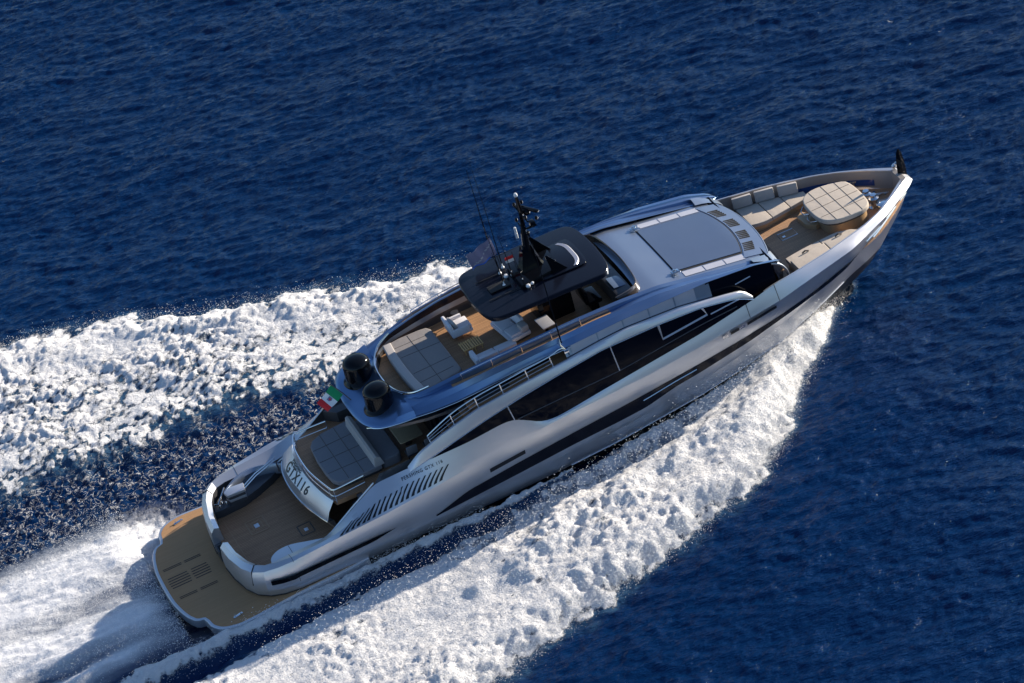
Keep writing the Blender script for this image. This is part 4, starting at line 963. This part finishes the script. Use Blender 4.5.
seams(fs, [((13.25, 1.95), (13.25, -1.9)), ((12.5, .68), (14.2, .60)), ((12.5, -.68), (14.2, -.62)), ((12.5, 1.45), (14.0, 1.42)), ((12.5, -1.42), (14.0, -1.3))], 5.62, w=.022)

# armchair
ac = thing('armchair', 'white armchair with a loose cushion in front of the sunpad on the port side', 'armchair', (15.2, 1.25, 5.2))
MB().box((15.25, 1.25, 5.42), (.92, .98, .16), 0, .06).build('seat_base', 'white_up', ac)
MB().box((15.35, 1.22, 5.56), (.72, .80, .14), 0, .06).build('seat_cushion', 'white_up', ac)
MB().box((14.85, 1.25, 5.70), (.16, .98, .52), 0, .07, 0, 0, -.15).build('backrest', 'white_up', ac)
MB().box((15.02, 1.22, 5.78), (.16, .62, .36), .1, .07, 0, 0, -.35).build('back_cushion', 'cush_back', ac)
MB().box((15.2, .78, 5.56), (.75, .12, .34), 0, .05).build('armrest', 'white_up', ac)
MB().box((15.2, 1.72, 5.56), (.75, .12, .34), 0, .05).build('armrest', 'white_up', ac)
for dx in (-.3, .35):
    for dy in (-.38, .38): MB().box((15.25+dx, 1.25+dy, 5.28), (.05, .05, .16)).build('leg', 'chrome', ac)
st = thing('side_table', 'small dark side table beside the armchair, next to the port coaming', 'table', (15.45, 2.08, 5.2))
MB().lathe([(.17, 0), (.17, .02), (0, .03)], (15.45, 2.08, 5.62), 20).build('table_top', 'dark_grey', st)
MB().tube([(15.45, 2.08, 5.22), (15.45, 2.08, 5.63)], .025, 8).lathe([(.13, 0), (.12, .02), (0, .025)], (15.45, 2.08, 5.2), 20).build('stem', 'chrome', st)
# slatted coffee tables
for i, (x0, lab) in enumerate(((14.82, 'slatted light teak table nearest the sunpad, between armchair and bench'), (15.25, 'slatted light teak table farther from the sunpad, beside the armchair'))):
    ct = thing('coffee_table', lab, 'table', (x0+.18, -.16, 5.2), 'slatted teak tables on the upper deck')
    for k in range(5): MB().box((x0-.02+.098*k, -.16, 5.46), (.045, .66, .03)).build('slat', 'teak_light', ct)
    for y in (-.44, .12): MB().box((x0+.18, y, 5.43), (.44, .04, .03)).build('crossbar', 'teak_light', ct)
    for y in (-.42, .10):
        for x in (x0+.03, x0+.33): MB().box((x, y, 5.31), (.035, .035, .22)).build('leg', 'teak_light', ct)
# sofas
sf = thing('sofa', 'white bench sofa against the starboard coaming of the upper deck', 'sofa', (15.75, -1.85, 5.2))
MB().box((15.75, -1.55, 5.42), (1.75, .70, .18), 0, .05).build('seat', 'white_up', sf)
for x in (15.35, 16.2): MB().box((x, -1.52, 5.55), (.82, .62, .12), 0, .05).build('seat_cushion', 'white_up', sf)
for x in (15.35, 16.2): MB().box((x, -1.86, 5.70), (.80, .16, .34), 0, .06, 0, .2).build('back_cushion', 'white_up', sf)
MB().box((14.90, -1.45, 5.62), (.20, .85, .36), 0, .08).build('armrest', 'white_up', sf)
MB().box((15.75, -1.55, 5.27), (1.6, .6, .12)).build('plinth', 'dark_grey', sf)
s2_ = thing('chaise', 'white chaise with light blue-grey cushions half under the black hardtop', 'sofa', (16.95, -.2, 5.2))
MB().box((16.95, -.25, 5.42), (.95, 1.75, .18), .12, .05).build('seat', 'white_up', s2_)
MB().box((16.78, .1, 5.56), (.6, .95, .12), .12, .05).build('seat_cushion', 'white_up', s2_)
MB().box((16.95, -.72, 5.56), (.62, .62, .12), .12, .05).build('seat_cushion', 'white_up', s2_)
MB().box((17.32, -.20, 5.72), (.18, .85, .42), .12, .07, 0, 0, .2).build('back_cushion', 'white_up', s2_)
MB().box((17.3, -.85, 5.68), (.34, .48, .30), .12, .09).build('pillow', 'cush_back', s2_)
MB().box((16.95, -.25, 5.27), (.8, 1.6, .12), .12).build('plinth', 'dark_grey', s2_)
hs2 = thing('helm_seat', 'black helm seat under the front edge of the hardtop', 'seat', (20.35, -.85, 5.2))
MB().box((20.35, -.85, 5.68), (.62, 1.1, .20), 0, .07).build('seat', 'black', hs2)
MB().box((20.02, -.85, 6.0), (.16, 1.1, .65), 0, .07).build('backrest', 'black', hs2)
MB().box((20.35, -.85, 5.4), (.35, .7, .4), 0, .03).build('pedestal', 'black', hs2)
bt_ = thing('sun_table', 'pale grey folding table top just under the starboard edge of the hardtop', 'table', (18.1, -1.35, 5.2))
MB().box((18.1, -1.35, 5.78), (.55, .85, .05), .05, .02).build('table_top', 'sideglass', bt_)
MB().box((18.1, -1.35, 5.48), (.12, .12, .56), 0, .02).build('pedestal', 'black', bt_)

# aft sunpad on the main deck
asn = thing('sunpad', 'dark grey quilted sunpad inside the aft rail above the lettered transom', 'sunpad', (9.0, 0, 2.65))
ap = [(9.9, 1.85), (9.7, 1.95), (8.6, 1.85), (8.1, 1.6), (7.92, 1.3), (7.82, .3), (7.82, -.7), (7.88, -1.35), (8.05, -1.68), (8.4, -1.8), (9.6, -1.82), (9.9, -1.8)]
MB().prism([(9.0+(x-9.0)*.95, y*.95) for x, y in ap], 2.65, 2.85).build('base', 'dark_grey', asn)
MB().prism(ap, 2.82, 3.02, .07, seg=4).build('mattress', 'cush_grey', asn)
seams(asn, [((8.5, 1.78), (8.5, -1.74)), ((9.15, 1.85), (9.15, -1.78)), ((7.9, .9), (9.85, .95)), ((7.88, 0), (9.85, 0)), ((7.9, -.9), (9.85, -.95))], 3.02, w=.022)
MB().loft([[(9.62, y, 3.0), (9.70, y, 3.42), (9.80, y, 3.46), (9.95, y, 3.36), (10.05, y, 3.0)] for y in (-1.8, -1.74, 0, 1.52, 1.58)], 0, True, True).build('backrest', 'cush_back', asn, 30)
MB().prism(rr(9.95, 10.85, -1.65, 1.65, .22), 2.65, 3.05, .08, seg=3).build('rear_seat', 'cush_grey', asn)
dt = thing('dining_table', 'tan topped dining table behind the sunpad under the overhang', 'table', (11.35, -.9, 2.65))
MB().prism(rr(10.95, 11.95, -1.55, .6, .06), 3.33, 3.38, .01).build('table_top', 'tan', dt)
MB().box((11.4, -.5, 3.0), (.25, .8, .66), 0, .03).build('pedestal', 'dark_grey', dt)
for i, (x, y, lab) in enumerate(((11.2, -1.95, 'dark dining chair at the starboard end of the tan table, nearer the stern'), (12.0, -1.95, 'dark dining chair at the starboard end of the tan table, nearer the saloon door'))):
    ch = thing('dining_chair', lab, 'chair', (x, y, 2.65), 'dark chairs at the aft dining table')
    MB().box((x, y, 3.08), (.48, .46, .08), 0, .03).build('seat', 'dark_grey', ch)
    MB().box((x, y-.22, 3.33), (.46, .05, .42), 0, .02, 0, .12).build('backrest', 'cush_grey', ch)
    for dx in (-.2, .2):
        for dy in (-.18, .18): MB().box((x+dx, y+dy, 2.86), (.035, .035, .4)).build('leg', 'chrome', ch)

# bow lounge
bp = thing('sunpad', 'round ended beige quilted sunpad in the middle of the bow deck', 'sunpad', (31.85, 0, 3.5))
pp = [(32.95, .5), (32.86, .95), (32.5, 1.18), (31.9, 1.36), (31.4, 1.38), (31.0, 1.20), (30.78, .9), (30.68, .45), (30.66, -.4), (30.78, -.9), (31.05, -1.18), (31.5, -1.36), (32.3, -1.40), (32.75, -1.20), (32.92, -.8), (32.97, 0)]
pq = spline(pp+[pp[0]], 2)[:-1]
MB().prism([(31.95+(x-31.85)*.84, y*.78) for x, y in pq], 3.5, 4.24, .03).build('base', 'bench', bp, 40)
MB().prism(pq, 4.23, 4.42, .06, seg=4).build('mattress', 'cush_bow', bp, 40)
seams(bp, [((31.25, 1.28), (31.25, -1.25)), ((31.85, 1.33), (31.85, -1.36)), ((32.42, 1.2), (32.42, -1.35)), ((30.72, 0), (32.9, 0)), ((30.80, .66), (32.85, .66)), ((30.82, -.68), (32.85, -.7))], 4.42, w=.022)
rim_ = [(31.85+(x-31.85)*.88, y*.88) for x, y in pq]; MB().tube([(x, y, 4.10) for x, y in rim_], .05, 6, 0, True).build('rim', 'seam', bp)
for k, (x, y) in enumerate(((30.72, .75), (30.68, .1))):
    MB().tube([(x+.1, y+.35, 4.02), (x-.12, y+.15, 3.95), (x-.12, y-.15, 3.95), (x+.1, y-.35, 4.02)], .025, 6).build('grab_handle', 'chrome', bp)
MB().prism([(30.75, 1.3), (30.42, 1.0), (30.45, .3), (30.75, -.1), (31.0, 0), (30.95, .9)], 3.5, 3.72, .05).build('step', 'bench', bp)

pb = thing('bench_seat', 'long beige bench along the port bulwark at the bow with three grey backrests', 'bench', (30, 2.3, 3.5))
edge_in = [(28.55, 1.42), (29.1, 1.32), (31.3, 1.68)]
def bo(x): return inner(x, .36)[1]
outer = [(x, bo(x)) for x in (31.4, 30.8, 30.2, 29.4, 28.5)]
MB().prism([(28.6, 1.55), (29.12, 1.46), (31.22, 1.78), (31.35, bo(31.4)-.02)]+[(x, y) for x, y in outer[1:]], 3.5, 3.80, .02).build('base', 'bench', pb)
for a, b in ((28.55, 29.5), (29.53, 30.42), (30.45, 31.4)):
    yi_ = lambda x: float(np.interp(x, [28.5, 29.05, 31.4], [1.52, 1.33, 1.70]))
    o2 = [(x, yi_(x)) for x in np.linspace(a, b, 4)]+[(x, bo(x)+.02) for x in np.linspace(b, a, 4)]
    MB().prism(o2, 3.79, 3.95, .04, seg=3).build('seat_cushion', 'cush_bow', pb)
    xm = (a+b)/2; ang = math.atan2(bo(b)-bo(a), b-a)
    MB().box((xm-.12, bo(xm)+.06, 4.22), (.84, .16, .50), ang, .05, 0, -.12).build('back_cushion', 'cush_back', pb)
sb_ = thing('bench_seat', 'short beige bench along the starboard bulwark at the bow with two cushions', 'bench', (30, -2.1, 3.5))
def yi2(x): return -float(np.interp(x, [28.5, 28.8, 29.5, 31.0, 31.6, 31.9], [1.64, 1.58, 1.48, 1.38, 1.60, 1.90]))
xs_ = np.linspace(28.6, 31.85, 10)
MB().prism([(x, yi2(x)-.08) for x in xs_]+[(x, -bo(x)) for x in xs_[::-1]], 3.5, 3.80, .02).build('base', 'bench', sb_)
for a, b in ((28.55, 30.2), (30.23, 31.9)):
    o2 = [(x, yi2(x)) for x in np.linspace(a, b, 6)]+[(x, -2.0) for x in np.linspace(b, a, 3)] 
    o2 = [(x, yi2(x)) for x in np.linspace(a, b, 7)]+[(x, -(yi2(x)*-1+.5)) for x in np.linspace(b, a, 7)]
    MB().prism(o2, 3.79, 3.95, .04, seg=3).build('seat_cushion', 'cush_bow', sb_)
    o3 = [(x, yi2(x)-.52) for x in np.linspace(a, b, 7)]+[(x, min(yi2(x)-.75, -(bo(x)-.02))) for x in np.linspace(b, a, 7)]
    MB().prism(o3, 3.79, 4.12, .05, seg=3).build('back_cushion', 'cush_bow', sb_)
for x in (29.3, 30.9):
    MB().tube([(x-.15, yi2(x)-.56, 4.15), (x, yi2(x)-.56, 4.22), (x+.15, yi2(x)-.56, 4.15)], .035, 6).build('strap', 'seam', sb_)

# ------------------------------------------------------------------ flags
def cloth(corner, u, v, nu=18, nv=12, amp=.06, freq=1.6, side=(0, 0, 1), bands=None, nb=1):
    """rippling cloth: rows along u; colour bands along u"""
    c0, U_, V_ = Vector(corner), Vector(u), Vector(v); n = U_.cross(V_).normalized()
    mbs = MB()
    vs = []
    for i in range(nu+1):
        for j in range(nv+1):
            a, b = i/nu, j/nv
            vs.append(c0+U_*a+V_*b*(1-.12*a)+n*amp*math.sin(2*PI*(freq*a+.35*b))*a**.5+V_*.05*math.sin(5*a)*a)
    fs = []; mi = []
    for i in range(nu):
        for j in range(nv):
            k = i*(nv+1)+j; fs.append((k, k+1, k+nv+2, k+nv+1)); mi.append(bands(i/nu, j/nv) if bands else 0)
    mbs.v = [tuple(p) for p in vs]; mbs.f = fs; mbs.mi = mi
    # a little thickness
    n0 = len(vs); mbs.v += [tuple(Vector(p)+n*.012) for p in vs]; mbs.f += [tuple(x+n0 for x in f[::-1]) for f in fs]; mbs.mi += mi
    return mbs
ens = thing('ensign_flag', 'green white and red flag with a small crest on a slanted staff beside the radomes', 'flag', (9.95, .30, 5.05))
MB().tube([(9.95, .15, 5.03), (9.75, .55, 5.30), (9.46, 1.05, 5.62)], .025, 8).lathe([(.09, 0), (.09, .04), (0, .06)], (9.95, .15, 5.02), 12).build('staff', 'dark_grey', ens)
fl_ = cloth((9.48, 1.02, 5.58), (-.76, -.02, -.56), (.26, -.48, -.34), 18, 10, .04, 1.2, bands=lambda a, b: 0 if a < .34 else (1 if a < .68 else 2)).build('flag_cloth', ['green', 'white', 'red'], ens, 60)
def onfl(a, b, e): 
    U_, V_ = Vector((-.76, -.02, -.56)), Vector((.26, -.48, -.34)); n = U_.cross(V_).normalized(); return Vector((9.48, 1.02, 5.58))+U_*a+V_*b*(1-.12*a)+n*(.04*math.sin(2*PI*(1.2*a+.35*b))*a**.5+e)+V_*.05*math.sin(5*a)*a
cr_ = MB()
for e in (.03, -.02):
    P = [onfl(.51+.10*c, .5+.16*d, e) for c, d in ((-1, -1), (1, -1), (1, .4), (0, 1), (-1, .6))]; cr_.add(P, [(0, 1, 2, 3, 4)])
cr_.build('crest', 'navy', ens)
cr2 = MB()
for e in (.036, -.026):
    P = [onfl(.51+.04*c, .5+.07*d, e) for c, d in ((-1, -1), (1, -1), (1, 1), (-1, 1))]; cr2.add(P, [(0, 1, 2, 3)])
cr2.build('crest_shield', 'red', ens)
bf = thing('house_flag', 'faded purple blue flag streaming aft from a halyard on the port side of the hardtop', 'flag', (17.72, 1.6, 7.40))
MB().tube([(17.72, 1.6, 7.35), (17.66, 1.6, 8.0), (17.60, 1.6, 8.75)], .014, 6).build('halyard_pole', 'black', bf)
cloth((17.62, 1.6, 8.62), (-1.12, .02, -.42), (.10, 0, -.86), 20, 12, .09, 1.7, bands=lambda a, b: 1 if b > .86 and a > .2 else (2 if abs(b-.2-.75*a) < .035 else 0)).build('flag_cloth', ['navy', 'bluecloth', 'sideglass'], bf, 60)
cf = thing('courtesy_flag', 'tiny red over white flag on a halyard above the hardtop', 'flag', (18.05, .5, 7.40))
MB().tube([(18.05, .5, 7.38), (18.05, .5, 8.25)], .010, 6).build('halyard_pole', 'black', cf)
cloth((18.04, .5, 8.15), (-.36, .0, -.02), (.02, 0, -.30), 10, 6, .02, 1.2, bands=lambda a, b: 0 if b < .5 else 1).build('flag_cloth', ['red', 'white'], cf, 60)

# ------------------------------------------------------------------ spray
def make_spray():
    rng = np.random.default_rng(5)
    pts = []
    def add(n, x, y, z, s): pts.append(np.stack([x, y, z, s], 1))
    def emit(n, xs, ys, side, w_out, w_in, hmax, x0, x1, bias=1.0):
        x = rng.uniform(x0, x1, n); yo = np.interp(x, xs, ys); d = rng.exponential(w_out, n)*np.where(rng.random(n) < .75, 1, -w_in/w_out)
        y = side*(yo-.45+d+rng.normal(0, .25, n)); x = x+rng.normal(0, .15, n)
        z = np.abs(rng.normal(0, 1, n))*hmax*np.exp(-np.abs(d)/1.2)
        s = rng.lognormal(-4.55, .45, n)*np.exp(-np.clip(d, 0, 3)*.35); return x, y, z, s
    SX_ = [4, 10.1, 13.2, 16.1, 19.1, 21.2, 23.1, 24.9, 26.4, 27.8, 29.6, 30.6, 31.9]; SY = [15, 13.4, 12.3, 11.6, 10.8, 10.0, 9.2, 7.5, 5.5, 4.1, 2.1, 1.15, .15]
    PX = [-10, -.6, 2.2, 5.2, 8.2, 12.6, 15.5, 18.2, 20, 23, 26, 29, 30.6, 31.9]; PY = [27, 22.4, 21.6, 20.1, 18.4, 16.3, 14.9, 14.0, 12.9, 10.2, 6.6, 3.0, 1.4, .1]
    for args in ((26000, SX_, SY, -1, .15, .7, .55, 5, 31.4), (9000, SX_, SY, -1, .18, .5, .8, 22, 31.2), (7000, PX, PY, 1, .12, .7, .3, -10, 31)):
        pts.append(np.stack(emit(*args), 1))
    # drops thrown over the whole sheet, and along the peel-off line
    n = 16000; x = rng.uniform(2, 30, n); yo = np.interp(x, SX_, SY); y = -yo*rng.uniform(.45, 1, n); pts.append(np.stack([x, y, .5+np.abs(rng.normal(0, .5, n)), rng.uniform(.008, .026, n)], 1))
    n = 3500; x = rng.uniform(-3, 13, n); y = -(np.interp(x, [-3, 6, 9.3, 13.9, 16.6], [4.4, 4.15, 4.0, 3.95, 3.8])+np.abs(rng.normal(.1, .4, n))); pts.append(np.stack([x, y, .1+np.abs(rng.normal(0, .22, n)), rng.uniform(.008, .024, n)], 1))
    n = 9000; x = -rng.exponential(2.2, n)+.2; y = rng.choice([4.2, -.3, -2.6], n)+rng.normal(0, 1.0, n); pts.append(np.stack([x, y, .4+np.abs(rng.normal(0, .35, n)), rng.uniform(.006, .02, n)], 1))
    P = np.concatenate(pts); h, f, a, s_, m_ = sea_fields(P[:, 0], P[:, 1])
    P[:, 2] = P[:, 2]*.9+h+.02
    keep = (P[:, 2] > -.1) & ~((np.abs(P[:, 1]) < 3.9) & (P[:, 0] > .3) & (P[:, 0] < 24)) & ~((np.abs(P[:, 1]) < np.interp(P[:, 0], [24, 28, 31.5], [3.5, 2.2, .4])) & (P[:, 0] > 24))
    P = P[keep]; n = len(P)
    tet = np.array([(0, 0, 1), (.94, 0, -.33), (-.47, .82, -.33), (-.47, -.82, -.33)], np.float32)
    th = rng.uniform(0, 6.28, n); c_, s2 = np.cos(th), np.sin(th)
    V = np.empty((n, 4, 3), np.float32)
    V[..., 0] = P[:, None, 0]+P[:, None, 3]*(tet[None, :, 0]*c_[:, None]-tet[None, :, 1]*s2[:, None])
    V[..., 1] = P[:, None, 1]+P[:, None, 3]*(tet[None, :, 0]*s2[:, None]+tet[None, :, 1]*c_[:, None])
    V[..., 2] = P[:, None, 2]+P[:, None, 3]*tet[None, :, 2]
    F_ = np.array([(0, 1, 2), (0, 2, 3), (0, 3, 1), (1, 3, 2)]); F_ = (np.arange(n)[:, None, None]*4+F_[None]).reshape(-1, 3).astype(np.int32)
    me = bpy.data.meshes.new('spray'); me.vertices.add(n*4); me.vertices.foreach_set('co', V.ravel())
    me.loops.add(F_.size); me.loops.foreach_set('vertex_index', F_.ravel()); me.polygons.add(len(F_))
    me.polygons.foreach_set('loop_start', np.arange(len(F_), dtype=np.int32)*3); me.update(calc_edges=True)
    me.materials.append(basic('spray_drops', (.85, .86, .88), .5, 0, 0, .02))
    o = bpy.data.objects.new('spray', me); COL.objects.link(o); kind(o, 'stuff')
    tag(o, 'white droplets thrown up along the edges of the bow waves and wake', 'spray')
make_spray()
